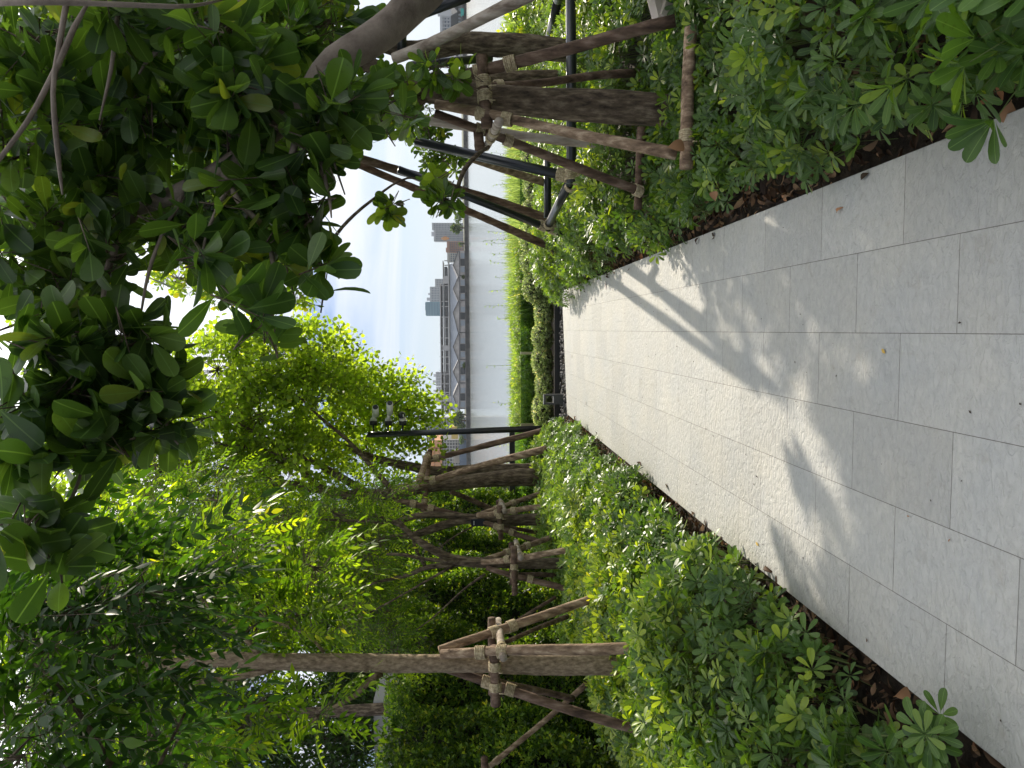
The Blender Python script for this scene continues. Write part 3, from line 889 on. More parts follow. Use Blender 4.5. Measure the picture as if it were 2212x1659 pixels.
e = hedge_lumps('low_hedge', lum, 15000, M_leaf_var, .034, label='low rounded variegated hedge across the end of the path', cat='hedge')
# inner mass so the hedge is not see-through
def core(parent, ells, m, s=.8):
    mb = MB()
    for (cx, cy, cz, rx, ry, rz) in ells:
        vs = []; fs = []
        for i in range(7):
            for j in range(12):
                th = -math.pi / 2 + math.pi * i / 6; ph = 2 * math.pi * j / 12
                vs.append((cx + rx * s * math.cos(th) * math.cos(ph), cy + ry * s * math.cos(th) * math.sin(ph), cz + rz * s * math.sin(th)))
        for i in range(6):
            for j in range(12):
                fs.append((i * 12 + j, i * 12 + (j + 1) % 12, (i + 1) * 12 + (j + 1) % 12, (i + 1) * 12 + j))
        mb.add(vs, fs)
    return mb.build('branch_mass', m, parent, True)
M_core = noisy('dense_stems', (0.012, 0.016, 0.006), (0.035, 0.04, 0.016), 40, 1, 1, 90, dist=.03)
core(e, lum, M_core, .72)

# glass balustrade
M_glass = mat('rail_glass', (0.42, 0.56, 0.53), 0.03, 0.5)
b_ = M_glass.node_tree.nodes['Principled BSDF']; b_.inputs['Transmission Weight'].default_value = 1.0; b_.inputs['IOR'].default_value = 1.1
M_steel = mat('brushed_steel', (0.42, 0.38, 0.28), .35, .5, .7)
GY = 14.0
def glass_run(ys, label, ztop=None, coping=False):
    p0 = D(1124, ys[0], GY)
    e = empty('glass_balustrade', (p0.x, GY, -.07), label, 'balustrade', 'glass balustrade above the river')
    for i in range(len(ys) - 1):
        a = D(1124, ys[i], GY); b = D(1124, ys[i + 1], GY)
        m = MB(); m.box(b.x + .03, a.x - .03, GY, GY + .014, -.07, .44); m.build('glass_panel', M_glass, e)
    for q in ys:
        a = D(1124, q, GY)
        m = MB(); m.box(a.x - .022, a.x + .022, GY - .012, GY + .03, -.07, .445); m.build('post', M_steel, e)
glass_run([-10, 145, 299, 453, 608, 763, 918], 'frameless glass balustrade with slim steel posts behind the low hedge')
e = empty('glass_balustrade', (-2.3, GY, -.07), 'balustrade section with dark coping rail left of the camera post', 'balustrade', 'glass balustrade above the river')
m = MB(); m.box(-3.6, -1.84, GY - .05, GY + .07, .56, .66); m.build('coping_rail', M_black, e)
m = MB(); m.box(-3.6, -1.85, GY, GY + .014, -.07, .555); m.build('glass_panel', M_glass, e)

# riverside planting behind the glass
def stalks(n, x0, x1, y0, y1, zt, L, mat_, name, label, lean=.25, blade=True, cat='grass'):
    P = np.stack([RNG.uniform(x0, x1, n), RNG.uniform(y0, y1, n), np.zeros(n)], 1)
    gz = np.where(P[:, 1] > 14.6, -.07 - (P[:, 1] - 14.6) * .28, -.07)
    P[:, 2] = gz
    A = nrm(np.array((0, 0, 1.)) + RNG.normal(size=(n, 3)) * lean * np.array((1, 1, .1)))
    Ls = (zt - gz) * RNG.uniform(.75, 1.08, n) / A[:, 2]
    o = link(name, leaves_mesh(name, P, A, rdir(n), Ls, 'blade', L, (-2, 2)), mat_)
    return tag(o, label, cat, kind='stuff')
stalks(16000, .3, 9, 14.3, 16.6, .60, .9, M_grass, 'riverside_grass', 'soft pale green grass on the river edge behind the glass', .16)
stalks(7000, -3.0, .6, 14.9, 16.6, .52, .9, M_grass, 'riverside_grass', 'thin grass tips along the river edge left part', .16)
def leafy_mass(name, label, x0, x1, y0, y1, ztop, n, L, m_, kind='low', k=6, cat='shrubs', wav=.02):
    P = np.stack([RNG.uniform(x0, x1, n), RNG.uniform(y0, y1, n), np.zeros(n)], 1)
    top = ztop + wav * np.sin(P[:, 0] * 3.1) + wav * np.sin(P[:, 0] * 7.3 + 2)
    bot = np.full(n, -.05)
    t = RNG.uniform(0, 1, n) ** .6
    P[:, 2] = bot + (top - bot) * t
    A = nrm(rdir(n) * .6 + np.array((0, -.2, .8)))
    g = rosette(P, A, k=k, L=L, along=.05)
    lv = g[0]
    e = empty(name, ((x0 + x1) / 2, y0, 0), label, cat)
    foliage(e, [(g[0], (g[1][0], g[1][1], .0015))], m_, kind, 'foliage', M_stem_green, 1.0, True, False)
    e2 = e
    return e2
leafy_mass('riverside_shrubs', 'bright green leafy shrubs behind the glass balustrade', -1.9, 1.6, 14.25, 15.2, .55, 3600, .055, M_leaf_river)
leafy_mass('riverside_shrubs', 'darker leafy shrubs low behind the glass below the pale grass', .9, 8.5, 14.2, 14.7, .36, 2200, .07, M_leaf_mid)
leafy_mass('riverside_shrubs', 'bright leafy shrubs behind the coping rail section', -4.2, -1.9, 14.3, 15.4, .42, 1800, .08, M_leaf_river)
# thin sprigs poking above the grass
def sprigs():
    g0 = []; g1 = []
    pts = [(1050, 660, 15.5), (1062, 566, 15.5), (1058, 628, 15.3), (1070, 600, 15.3), (1053, 525, 15.5), (1075, 690, 15.4), (1052, 790, 15.3), (1062, 548, 15.2), (1058, 500, 15.2),
           (1075, 440, 15), (1068, 400, 15), (1060, 870, 15.2), (1055, 965, 15.2), (1046, 520, 15.4), (1065, 330, 15), (1060, 20, 15)]
    P = []; A = []
    mb = MB()
    for x, y, Y in pts:
        tp = D(x, y, Y); b0 = Vector((tp.x + RNG.uniform(-.1, .1), Y + .05, -.1))
        mb.tube([b0, (b0 + tp) / 2 + Vector((.02, 0, 0)), tp], [.004, .003, .002], 5)
        for s in np.linspace(.55, 1, 7):
            q = b0 + (tp - b0) * s
            for _ in range(2):
                P.append(tuple(q)); A.append(tuple(RNG.normal(size=3) * .6 + np.array((0, 0, .5))))
    e = empty('tall_sprigs', (D(1060, 620, 15.3).x, 15.3, -.1), 'thin leafy sprigs poking up against the river', 'plants')
    mb.build('stem', M_stem_green, e)
    P = np.array(P); A = nrm(np.array(A)); n = len(P)
    link('foliage', leaves_mesh('foliage', P, A, rdir(n), RNG.uniform(.04, .07, n), 'low', .8), M_leaf_river, e)
sprigs()

# ================================================================== SHRUB BEDS
def bed_points(n, side):
    """whorl positions following a bed surface that swells away from the path"""
    Y = 1.1 + 9.9 * RNG.uniform(0, 1, n * 2) ** 1.0
    if side > 0:
        d = RNG.uniform(0.0, 3.6, n * 2)
        edge = .63 + .06 * np.sin(Y * 2.1) + .05 * np.sin(Y * 5.3 + 1) - np.clip((Y - 8.2) * .14, 0, .28)
        X = edge + d
        hmax = .40 + .05 * np.sin(X * 3 + Y * 1.7) + .05 * np.sin(Y * 3.3) + np.clip((Y - 7) * .03, 0, .1) + np.clip((d - 1.6) * .12, 0, .3)
        # cleared a little where the prop frame stands
        hmax = np.where((X > .72) & (X < 2.0) & (Y > 3.2) & (Y < 5.6), hmax * .5, hmax)
    else:
        d = RNG.uniform(0.0, 1.75, n * 2)
        edge = 1.235 + .05 * np.sin(Y * 2.4 + 2) + .04 * np.sin(Y * 5.9) + np.clip((3.3 - Y) * .03, 0, .06)
        X = -(edge + d)
        hmax = .49 + .05 * np.sin(X * 4 + Y * 1.9) + .04 * np.sin(Y * 3.7) 
    ramp_ = np.clip(d / .42, 0, 1) ** .55
    top = .10 + (hmax - .10) * ramp_
    t = RNG.uniform(0, 1, n * 2)
    t = 1 - (1 - t) * RNG.uniform(0, 1, n * 2) * np.where(d < .45, .95, .5)
    Z = np.maximum(.03, top * t)
    Z += (RNG.uniform(0, 1, n * 2) > .93) * RNG.uniform(.02, .1, n * 2)
    # keep more where the picture looks closely
    lat = np.where(ramp_ < .98, (1 - ramp_) * .9, 0)
    A = np.stack([-np.sign(side) * lat, -.12 + 0 * X, np.ones_like(X) * (.95 - lat * .3)], 1) + RNG.normal(size=(n * 2, 3)) * .38
    P = np.stack([X, Y, Z], 1)
    idx = RNG.permutation(n * 2)[:n]
    return P[idx], nrm(A[idx])
def bed(side, n, label, name='shrub_bed'):
    P, A = bed_points(n, side)
    near = P[:, 1] < 7.0
    e = empty(name, (1.8 * side, 6, 0), label, 'shrub bed')
    for sel, kind in ((near, 'obov'), (~near, 'low')):
        g = palmate(P[sel], A[sel], k=7, L=.068 if kind == 'obov' else .062)
        # sunlit look put into leaf tone: tops paler, most on the far stretch
        q = np.tile(P[sel], (7, 1))
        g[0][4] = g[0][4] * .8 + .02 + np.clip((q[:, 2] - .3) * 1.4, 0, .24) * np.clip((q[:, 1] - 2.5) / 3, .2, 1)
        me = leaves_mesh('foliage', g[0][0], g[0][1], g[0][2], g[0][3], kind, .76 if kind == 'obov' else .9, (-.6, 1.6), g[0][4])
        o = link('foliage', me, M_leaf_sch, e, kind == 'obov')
        link('stalks', sticks_mesh('stalks', g[1][0], g[1][1], .0016), M_stem_green, e)
    return e
eR = bed(1, 12000, 'dense green umbrella-leaf shrub bed filling the right side of the path')
eL = bed(-1, 9000, 'dense green umbrella-leaf shrub bed running along the left side of the path')
# stems in the beds
def bed_stems(e, side):
    n = 1500
    P, A = bed_points(n, side)
    b = P.copy(); b[:, 2] = -.06; b[:, 0] += side * np.abs(RNG.normal(size=n)) * .08 ; b[:, 1] += RNG.normal(size=n) * .08
    tp = P.copy(); tp[:, 2] = np.minimum(P[:, 2], .4)
    link('stems', sticks_mesh('stems', b, tp, .005), M_stem_green, e)
bed_stems(eR, 1); bed_stems(eL, -1)

# leaf litter
def litter():
    n = 5200
    s = np.where(RNG.uniform(size=n) < .55, 1, -1)
    d = np.abs(RNG.normal(size=n)) * .3
    X = np.where(s > 0, .60 + d, -(1.24 + d)); Y = RNG.uniform(.9, 11.3, n)
    P = np.stack([X, Y, RNG.uniform(-.055, -.015, n)], 1)
    A = rdir(n) * np.array((1, 1, .35)); N = np.array((0, 0, 1.)) + RNG.normal(size=(n, 3)) * .7
    ns = 36                                   # a few blown onto the slabs
    P[:ns, 0] = np.where(s[:ns] > 0, .575 - np.abs(RNG.normal(size=ns)) * .05, -1.21 + np.abs(RNG.normal(size=ns)) * .05); P[:ns, 2] = .006
    N[:ns] = np.array((0, 0, 1.)) + RNG.normal(size=(ns, 3)) * .1; A[:ns, 2] = .1
    me = leaves_mesh('leaf_litter', P, nrm(A), N, RNG.uniform(.02, .085, n), 'ellip', 1.1, (-4, 6))
    o = link('leaf_litter', me, M_leaf_dry, None, True)
    tag(o, 'brown dry fallen leaves and mulch along both edges of the path', 'leaf litter', kind='stuff')
litter()

def fallen(x, y, L, mcol, label, z=.004, rot=None, wid=1.2):
    Y = (CAM_Z - z) * F / (x - 1000 - (y - 713) * .010)
    c = D(x, y, Y)
    a = RNG.uniform(0, 6.28) if rot is None else rot
    P = np.array([(c.x, c.y, max(c.z, z))]); A = np.array([(math.cos(a), math.sin(a), .08)])
    me = leaves_mesh('fallen_leaf', P, A, np.array([(0.1, 0.1, 1.)]), np.array([L]), 'ellip', wid, (.5, .51))
    o = link('fallen_leaf', me, mcol, None, True)
    tag(o, label, 'leaf', 'leaves fallen on the paving')
M_yel = mat('yellow_leaf', (0.5, 0.33, 0.07), .6)
M_brl = mat('brown_leaf', (0.3, 0.16, 0.08), .7)
fallen(1941, 763, .028, M_yel, 'small oval yellow leaf lying alone on the near paving', rot=1.0, wid=1.5)
fallen(1309, 607, .09, M_brl, 'curled brown leaf near the right edge of the path')
fallen(1236, 773, .06, M_brl, 'small dark brown leaf on the far middle tiles')
fallen(1268, 876, .06, M_brl, 'small brown leaf on the far left tiles before the bollard')
fallen(1663, 1178, .035, M_yel, 'thin yellowish leaf near the left edge of the path')
fallen(2111, 1163, .014, M_brl, 'tiny brown bract at the lower left of the paving')
fallen(2012, 1115, .014, M_brl, 'tiny dark brown scrap on a left hand tile')
def crumbs():
    n = 130
    X = RNG.uniform(-1.15, .5, n); Y = RNG.uniform(1.5, 10.5, n)
    P = np.stack([X, Y, np.full(n, .003)], 1)
    me = leaves_mesh('path_debris', P, nrm(rdir(n) * np.array((1, 1, .1))), np.tile((0, 0, 1.), (n, 1)) + rdir(n) * .3, RNG.uniform(.006, .016, n), 'low', 1.3)
    tag(link('path_debris', me, mat('seed_brown', (.05, .035, .025), .8)), 'tiny dark seeds and crumbs scattered on the paving', 'debris', kind='stuff')
crumbs()

# nearest plants, one by one
def plant(x, y, Y, h, r, n, label, L=.085, mat_=M_leaf_sch):
    c = D(x, y, Y)
    bx = min(c.x, -1.34) if c.x < 0 else max(c.x, .74)
    e = empty('umbrella_plant', (bx, c.y, -.05), label, 'plant', 'nearest umbrella plants beside the path')
    P = []; A = []; s0 = []; s1 = []
    for i in range(n):
        a = RNG.uniform(0, 6.28); rr = r * math.sqrt(RNG.uniform(0, 1))
        z = c.z + RNG.uniform(-.1, .06) - rr * .25
        q = np.array((c.x + rr * math.cos(a), c.y + rr * math.sin(a), max(.06, z)))
        ax = np.array((math.cos(a) * rr / r * .7, math.sin(a) * rr / r * .7 - .15, .8)) + RNG.normal(size=3) * .15
        P.append(q); A.append(ax)
        s0.append((bx + RNG.normal() * .02, c.y + RNG.normal() * .02, max(-.02, z * .4))); s1.append(q - nrm(ax[None])[0] * .01)
    g = palmate(np.array(P), nrm(np.array(A)), k=8, L=L)
    link('foliage', leaves_mesh('foliage', *g[0][:4], 'obov', .72, (-.6, 1.6), g[0][4] * .72), mat_, e, True)
    link('stalks', sticks_mesh('stalks', np.array(s0), np.array(s1), .0026), M_stem_green, e)
    m = MB(); m.tube([(bx, c.y, -.06), (bx + .01, c.y, max(.05, c.z * .5))], [.009, .006], 6); m.build('stem', M_stem_green, e)
plant(2060, 90, 1.78, .3, .17, 11, 'big-leaved umbrella plant at the lower right, nearest the camera', .10)
plant(1960, 40, 1.95, .3, .16, 9, 'umbrella plant just behind the biggest-leaved one', .09)
plant(2170, 20, 1.62, .3, .15, 8, 'pale fresh umbrella plant at the very right corner', .10)
plant(1800, 190, 2.2, .2, .13, 8, 'umbrella plant leaning to the path edge on the right', .07)
plant(1640, 1480, 3.0, .3, .2, 12, 'umbrella plant with pale top leaves in the left bed', .08)
plant(1560, 1300, 3.4, .3, .16, 9, 'umbrella plant with yellow green tips beside left path edge', .075)
plant(1820, 1590, 2.3, .2, .18, 11, 'dark umbrella plant low in the left corner', .085)
plant(1960, 1590, 2.05, .15, .12, 7, 'small umbrella plant overhanging the left path corner', .08)

# taller yellow-green bushes behind the right bed
def bush(lab, blobs_, m_, kind, L, k, name='bush'):
    c = D(*blobs_[0][:3]); e = empty(name, (c.x, c.y, -.05), lab, 'bush')
    gs = [blob(*b, rosette, k=k, L=L) for b in blobs_]
    foliage(e, gs, m_, kind, 'foliage', M_stem_green)
    for b in blobs_:
        q = D(*b[:3])
        for _ in range(3):
            m = MB(); m.tube([(q.x + RNG.uniform(-.1, .1), q.y, -.06), q + Vector((RNG.uniform(-.1, .1), 0, 0))], [.012, .006], 6)
            m.build('stem', M_stem_green, e)
M_leaf_yel = leaf_mat('leaf_yellowgreen', (0.07, 0.13, 0.015), (0.16, 0.25, 0.025), (0.34, 0.42, 0.05), .45, .4)
bush('sunlit yellow green bush behind the black pipe on the right', [(1125, 60, 9.6, 45, 60, .35, 70), (1110, 110, 9.8, 30, 40, .3, 30)], M_leaf_yel, 'low', .085, 7)
bush('yellow green shrub tip overhanging the far right corner of the path', [(1235, 560, 9.6, 55, 42, .3, 90), (1205, 590, 9.9, 28, 24, .2, 40)], M_leaf_yel, 'low', .06, 7)
bush('mid green bush among the right hand props', [(1290, 440, 7.5, 60, 60, .35, 100), (1330, 250, 6.5, 60, 90, .3, 110), (1250, 200, 7.2, 50, 90, .3, 80)], M_leaf_sch, 'low', .065, 7)

# ================================================================== LEFT: GREEN WALL, TREES
def wall_hedge():
    A0 = np.array((-2.95, 15.6)); B0 = np.array((-4.7, 5.0))
    e = empty('hedge_wall', ((A0[0] + B0[0]) / 2, 10.5, 0), 'tall clipped green hedge wall behind the left hand trees', 'hedge')
    n = 26000
    t = RNG.uniform(0, 1, n)
    base = A0 + (B0 - A0) * t[:, None]
    tn = (B0 - A0) / np.linalg.norm(B0 - A0); nr = np.array((-tn[1], tn[0]));  nr = nr if nr[0] > 0 else -nr
    z = RNG.uniform(-.05, 2.35, n)
    bump = .12 * np.sin(t * 40 + z * 2) + .1 * np.sin(z * 4 + t * 23) + .08 * np.sin(t * 90)
    off = bump + RNG.uniform(-.12, .1, n)
    P = np.stack([base[:, 0] + nr[0] * off, base[:, 1] + nr[1] * off, z + .06 * np.sin(t * 60)], 1)
    A = nrm(np.stack([np.full(n, nr[0]), np.full(n, nr[1]), np.full(n, .5)], 1) * .7 + rdir(n) * .8)
    g = rosette(P, A, k=5, L=.062, along=.03)
    foliage(e, [(g[0], (g[1][0], g[1][1], .0012))], M_leaf_wall, 'low', 'foliage', M_twig, 1.1, False, False)
    m = MB()
    a = A0 - nr * .55; b = B0 - nr * .55; c = B0 - nr * .18; d = A0 - nr * .18
    m.add([(*a, -.06), (*b, -.06), (*c, -.06), (*d, -.06), (*a, 2.2), (*b, 2.2), (*c, 2.2), (*d, 2.2)],
          [(0, 1, 2, 3), (7, 6, 5, 4), (0, 4, 5, 1), (1, 5, 6, 2), (2, 6, 7, 3), (3, 7, 4, 0)])
    m.build('branch_mass', M_core, e)
wall_hedge()

# grey outbuilding far left
e = empty('outbuilding', (-9, 13, 0), 'grey low outbuilding with flat roof half hidden by leaves on the left', 'building')
M_gw = noisy('grey_wall', (0.16, 0.16, 0.165), (0.25, 0.25, 0.25), 1.5, .9, .1)
m = MB(); m.box(-16, -6.4, 13.0, 17, -.06, 2.75); m.build('wall', M_gw, e)
m = MB(); m.box(-16.3, -6.2, 12.6, 17.2, 2.76, 3.05); m.build('roof', M_conc, e)
m = MB()
for k in range(8): m.box(-15 + k * 1.1, -14.93 + k * 1.1, 12.93, 12.99, 0, 2.7)
m.build('wall_batten', M_dark, e)

G_L = 'wooden pole frames bracing the left hand trees'
# tree with the thick straight trunk (L1)
e = tree('street_tree', 'straight thick-trunked tree nearest on the left inside a roped pole frame', (-2.15, 5.0, -.06), 'pinnate-leaved trees on the left')
trunk(e, [(1500, 1434, 5.0, .088), (1345, 1434, 5.0, .078), (1200, 1435, 5.0, .068), (1060, 1434, 5.0, .063), (900, 1433, 5.0, .059), (760, 1432, 5.0, .057), (640, 1430, 5.0, .058), (560, 1428, 5.0, .054), (480, 1424, 5.0, .05), (380, 1436, 5.0, .042), (250, 1440, 5.1, .035), (80, 1420, 5.1, .03)], M_bark_grey)
for nm, pts in (('limb', [(590, 1445, 5.0, .026), (520, 1462, 4.95, .02), (440, 1472, 4.9, .016), (360, 1486, 4.85, .011)]),
                ('limb', [(822, 1455, 5.0, .024), (795, 1474, 4.9, .022), (768, 1502, 4.85, .018), (700, 1540, 4.8, .012), (640, 1585, 4.7, .007)]),
                ('limb', [(560, 1415, 5.0, .02), (520, 1370, 5.05, .014), (440, 1300, 5.1, .01), (380, 1230, 5.1, .006)]),
                ('limb', [(700, 1410, 5.05, .012), (660, 1370, 5.1, .009), (560, 1330, 5.2, .006)]),
                ('limb', [(400, 1420, 5.05, .022), (300, 1340, 5.1, .016), (200, 1250, 5.2, .01)])):
    m = MB(); limb(m, pts, 8, .06, .1); m.build(nm, M_bark_grey, e, True)
gs = [blob(*b, pinnate, L=.078, rach=.28, up_bias=.0) for b in
      [(430, 1290, 5.7, 80, 100, .5, 130), (560, 1345, 5.7, 60, 65, .4, 70), (500, 1180, 5.4, 70, 70, .5, 80), (330, 1370, 5.7, 80, 90, .5, 110), (680, 1225, 5.4, 45, 70, .3, 60), (640, 1330, 5.3, 60, 50, .3, 55),
       (700, 1540, 4.8, 35, 35, .2, 22), (520, 1530, 5.6, 90, 55, .4, 80), (250, 1230, 5.4, 90, 100, .5, 120), (150, 1400, 5.2, 120, 120, .6, 170), (380, 1600, 5.0, 90, 60, .4, 80)]]
foliage(e, gs, M_leaf_neem, 'lance')
prop_frame('wooden pole frame lashed with pale rope around the thick-trunked left tree', (-2.15, 5.0, -.06),
    [(1322, 1280, 5.6, 949, 1404, 5.15, .034, M_pole), (1390, 1396, 4.55, 952, 1413, 4.93, .036, M_pole), (1425, 1592, 4.7, 952, 1442, 5.07, .034, M_pole_dark), (1235, 1510, 5.9, 955, 1441, 5.2, .026, M_pole_dark), (1226, 1332, 6.3, 1085, 1388, 5.6, .02, M_pole_dark)],
    [(1063, 1335, 5.42, 1063, 1500, 5.4, .030, M_pole_dark), (1068, 1397, 4.84, 1071, 1523, 4.86, .032, M_pole_dark), (1076, 1341, 5.55, 1087, 1422, 4.72, .026, M_pole_pale)],
    [(0, .60), (0, .70), (1, .68), (1, .79), (2, .67), (2, .78), (-2, .33), (-2, .68), (-3, .3), (-3, .72), (-1, .2)], G_L)
# prop of the tree just outside the frame on the left
prop_frame('lone leaning prop pole crossing low at the left, rope bound at its upper end', (-3.3, 5.6, -.06),
    [(1268, 1478, 6.4, 1040, 1672, 5.9, .024, M_pole), (1200, 1290, 6.9, 1110, 1345, 6.7, .016, M_pole_dark)],
    [(1046, 1636, 5.9, 1048, 1700, 5.9, .03, M_pole_dark)], [(0, .86), (0, .94)], G_L)

# L2
e = tree('street_tree', 'many-limbed tree with low forks, second from the left', (-2.45, 8.0, -.06), 'pinnate-leaved trees on the left')
trunk(e, [(1330, 1218, 8.0, .066), (1230, 1217, 8.0, .06), (1130, 1217, 8.0, .057), (1050, 1216, 8.0, .054), (1000, 1212, 8.0, .05), (960, 1200, 8.0, .042), (920, 1178, 8.0, .038), (892, 1160, 8.05, .034), (865, 1135, 8.1, .028), (800, 1110, 8.2, .02)], M_bark)
for pts in ([(1000, 1212, 8.0, .03), (960, 1211, 7.9, .026), (920, 1208, 7.85, .02), (870, 1198, 7.8, .017), (835, 1197, 7.8, .012)],
            [(1010, 1215, 8.0, .034), (960, 1221, 8.05, .03), (920, 1226, 8.1, .026), (880, 1242, 8.1, .022), (800, 1262, 8.1, .016), (700, 1300, 8.1, .009)],
            [(980, 1222, 8.0, .016), (930, 1250, 7.9, .014), (860, 1290, 7.8, .01), (770, 1340, 7.8, .007), (690, 1390, 7.8, .004)],
            [(920, 1226, 8.1, .018), (900, 1190, 8.15, .016), (885, 1150, 8.2, .013), (860, 1120, 8.2, .008)],
            [(1048, 1240, 8.1, .016), (1000, 1275, 8.1, .013), (940, 1330, 8.1, .009), (900, 1360, 8.1, .006)],
            [(850, 1130, 8.1, .02), (760, 1125, 8.3, .015), (640, 1120, 8.4, .009)]):
    m = MB(); limb(m, pts, 8, .07, .12); m.build('limb', M_bark, e, True)
gs = [blob(*b, pinnate, L=.065, rach=.28, up_bias=-.1) for b in
      [(600, 1150, 8, 70, 80, .6, 110), (720, 1110, 8.3, 60, 70, .5, 100), (800, 1190, 8.4, 50, 90, .5, 90), (740, 1300, 8.2, 50, 80, .5, 80), (470, 1080, 8, 80, 80, .6, 120), (820, 1060, 8, 35, 45, .4, 50),
       (640, 1230, 8.3, 80, 80, .6, 120), (300, 1120, 8, 110, 100, .8, 160), (820, 1340, 8.6, 60, 80, .5, 80)]]
foliage(e, gs, M_leaf_neem, 'low', wid=.8)
prop_frame('roped pole frame around the many-limbed tree second from the left', (-2.45, 8.0, -.06),
    [(1235, 1147, 8.7, 1043, 1210, 8.15, .033), (1250, 1186, 7.4, 1041, 1216, 7.9, .033), (1240, 1247, 8.8, 1100, 1238, 8.3, .028, M_pole_dark), (1265, 1284, 7.6, 1051, 1226, 7.9, .033, M_pole_dark)],
    [(1104, 1172, 8.5, 1106, 1262, 8.5, .03, M_pole_dark), (1110, 1180, 7.7, 1112, 1285, 7.7, .032, M_pole_dark), (1114, 1169, 8.6, 1125, 1205, 7.6, .028, M_pole_pale)],
    [(0, .52), (0, .74), (1, .56), (1, .72), (3, .55), (3, .72), (-2, .42), (-3, .35), (-3, .8)], G_L)

# L3
e = tree('street_tree', 'rough-barked forked tree carrying a small black tag', (-2.4, 9.6, -.06), 'pinnate-leaved trees on the left')
trunk(e, [(1290, 1124, 9.6, .085), (1190, 1122, 9.6, .078), (1120, 1123, 9.6, .072), (1070, 1123, 9.6, .068), (1030, 1120, 9.6, .062), (990, 1125, 9.6, .055), (940, 1140, 9.6, .05), (893, 1156, 9.6, .045), (850, 1160, 9.6, .036), (760, 1180, 9.7, .025)], M_bark)
m = MB(); limb(m, [(1035, 1118, 9.6, .05), (1000, 1116, 9.6, .045), (960, 1113, 9.6, .042), (915, 1112, 9.6, .04), (880, 1120, 9.6, .036), (850, 1127, 9.6, .032), (780, 1120, 9.7, .022)], 10, .08, .1); m.build('limb', M_bark, e, True)
m = MB(); limb(m, [(1030, 1133, 9.6, .012), (980, 1160, 9.5, .01), (935, 1195, 9.4, .007), (925, 1200, 9.4, .005)], 6, .08, .1); m.build('limb', M_bark, e, True)
gs = [blob(*b, pinnate, L=.065, rach=.28, up_bias=-.1) for b in
      [(780, 1160, 9.8, 60, 70, .6, 90), (650, 1180, 9.8, 80, 80, .6, 120), (830, 1210, 9.8, 30, 40, .5, 20), (520, 1150, 9.8, 80, 90, .7, 130), (350, 1020, 9.5, 90, 90, .7, 120), (700, 1190, 10.2, 90, 120, .8, 200), (760, 1260, 9.4, 70, 90, .7, 130), (780, 1310, 9.0, 70, 90, .7, 150), (850, 1400, 8.5, 40, 80, .6, 90), (780, 1150, 11.2, 90, 100, .8, 260), (690, 1200, 11.6, 80, 100, .8, 180)]]
foliage(e, gs, M_leaf_neem, 'low', wid=.8)
prop_frame('roped pole frame around the forked tree with the black tag', (-2.4, 9.6, -.06),
    [(1200, 1055, 10.3, 1031, 1113, 9.75, .036), (1212, 1089, 9.0, 1031, 1114, 9.5, .036), (1195, 1157, 10.3, 1085, 1137, 9.8, .03, M_pole_dark), (1200, 1184, 9.1, 1046, 1128, 9.5, .036, M_pole_dark)],
    [(1076, 1081, 10.1, 1078, 1150, 10.1, .03, M_pole_dark), (1079, 1092, 9.3, 1082, 1165, 9.3, .035, M_pole_dark), (1081, 1082, 10.2, 1090, 1104, 9.2, .032, M_pole_pale)],
    [(0, .56), (0, .76), (1, .55), (1, .75), (3, .6), (3, .82), (-2, .3), (-2, .62), (-3, .3)], G_L)
# tag
c = D(1032, 1128, 9.5)
e = empty('plant_tag', c, 'small black tag tied to the forked tree trunk', 'tag')
m = MB(); m.box(c.x - .045, c.x + .045, 9.47, 9.485, c.z - .085, c.z + .085); m.build('plate', mat('tag_black', (.01, .012, .02), .4), e)
m = MB()
for k in range(5): m.box(c.x - .026 + .011 * k, c.x - .020 + .011 * k, 9.462, 9.469, c.z + .042, c.z + .054)
m.build('lettering', mat('tag_white', (.6, .62, .62), .5), e)
m = MB(); m.tube([(c.x - .03, 9.475, c.z + .08), (c.x, 9.49, c.z + .14), (c.x + .03, 9.475, c.z + .08)], .004, 5); m.build('cord', M_dark, e)

# L4 : big trunk with the light green round-leaved crown
e = tree('round_leaved_tree', 'tall tree with light green round leaves beside the camera post', (-2.0, 10.5, -.06), 'round-leaved trees near the camera post')
trunk(e, [(1290, 1030, 10.5, .135), (1170, 1031, 10.5, .122), (1100, 1032, 10.5, .114), (1040, 1037, 10.5, .106), (990, 1043, 10.5, .1), (930, 1048, 10.5, .092), (880, 1058, 10.5, .095), (845, 1065, 10.5, .085), (780, 1072, 10.5, .075), (650, 1050, 10.5, .06), (450, 1020, 10.5, .045), (250, 1000, 10.5, .03)], M_bark)
for pts in ([(800, 1070, 10.5, .06), (700, 1010, 10.6, .045), (560, 940, 10.7, .03), (450, 880, 10.8, .018)], [(700, 1060, 10.5, .04), (600, 980, 10.5, .03), (480, 960, 10.5, .02), (380, 940, 10.5, .01)],
            [(850, 1062, 10.5, .04), (760, 960, 10.6, .028), (690, 900, 10.6, .02), (640, 850, 10.6, .012)]):
    m = MB(); limb(m, pts, 9, .1, .1); m.build('limb', M_bark, e, True)
RL = [(470, 800, 11, 85, 75, .8, 240), (580, 770, 11, 70, 65, .7, 190), (440, 900, 11, 90, 70, .8, 230), (560, 900, 11, 80, 80, .9, 250), (680, 860, 11.2, 70, 75, .7, 220), (670, 770, 11.2, 55, 50, .5, 130),
      (730, 930, 12.3, 60, 60, .6, 150), (610, 1000, 10.8, 90, 70, .8, 220), (320, 980, 11, 100, 70, .9, 240), (190, 980, 11, 90, 80, .9, 210), (760, 830, 12.3, 45, 45, .4, 80), (480, 1010, 11, 90, 70, .8, 180), (330, 860, 11.2, 70, 60, .6, 110)]
gs = [blob(*b, sprig, L=.08, ln=.34, k=9, up_bias=-.05) for b in RL]
foliage(e, gs, M_leaf_round, 'lowround')
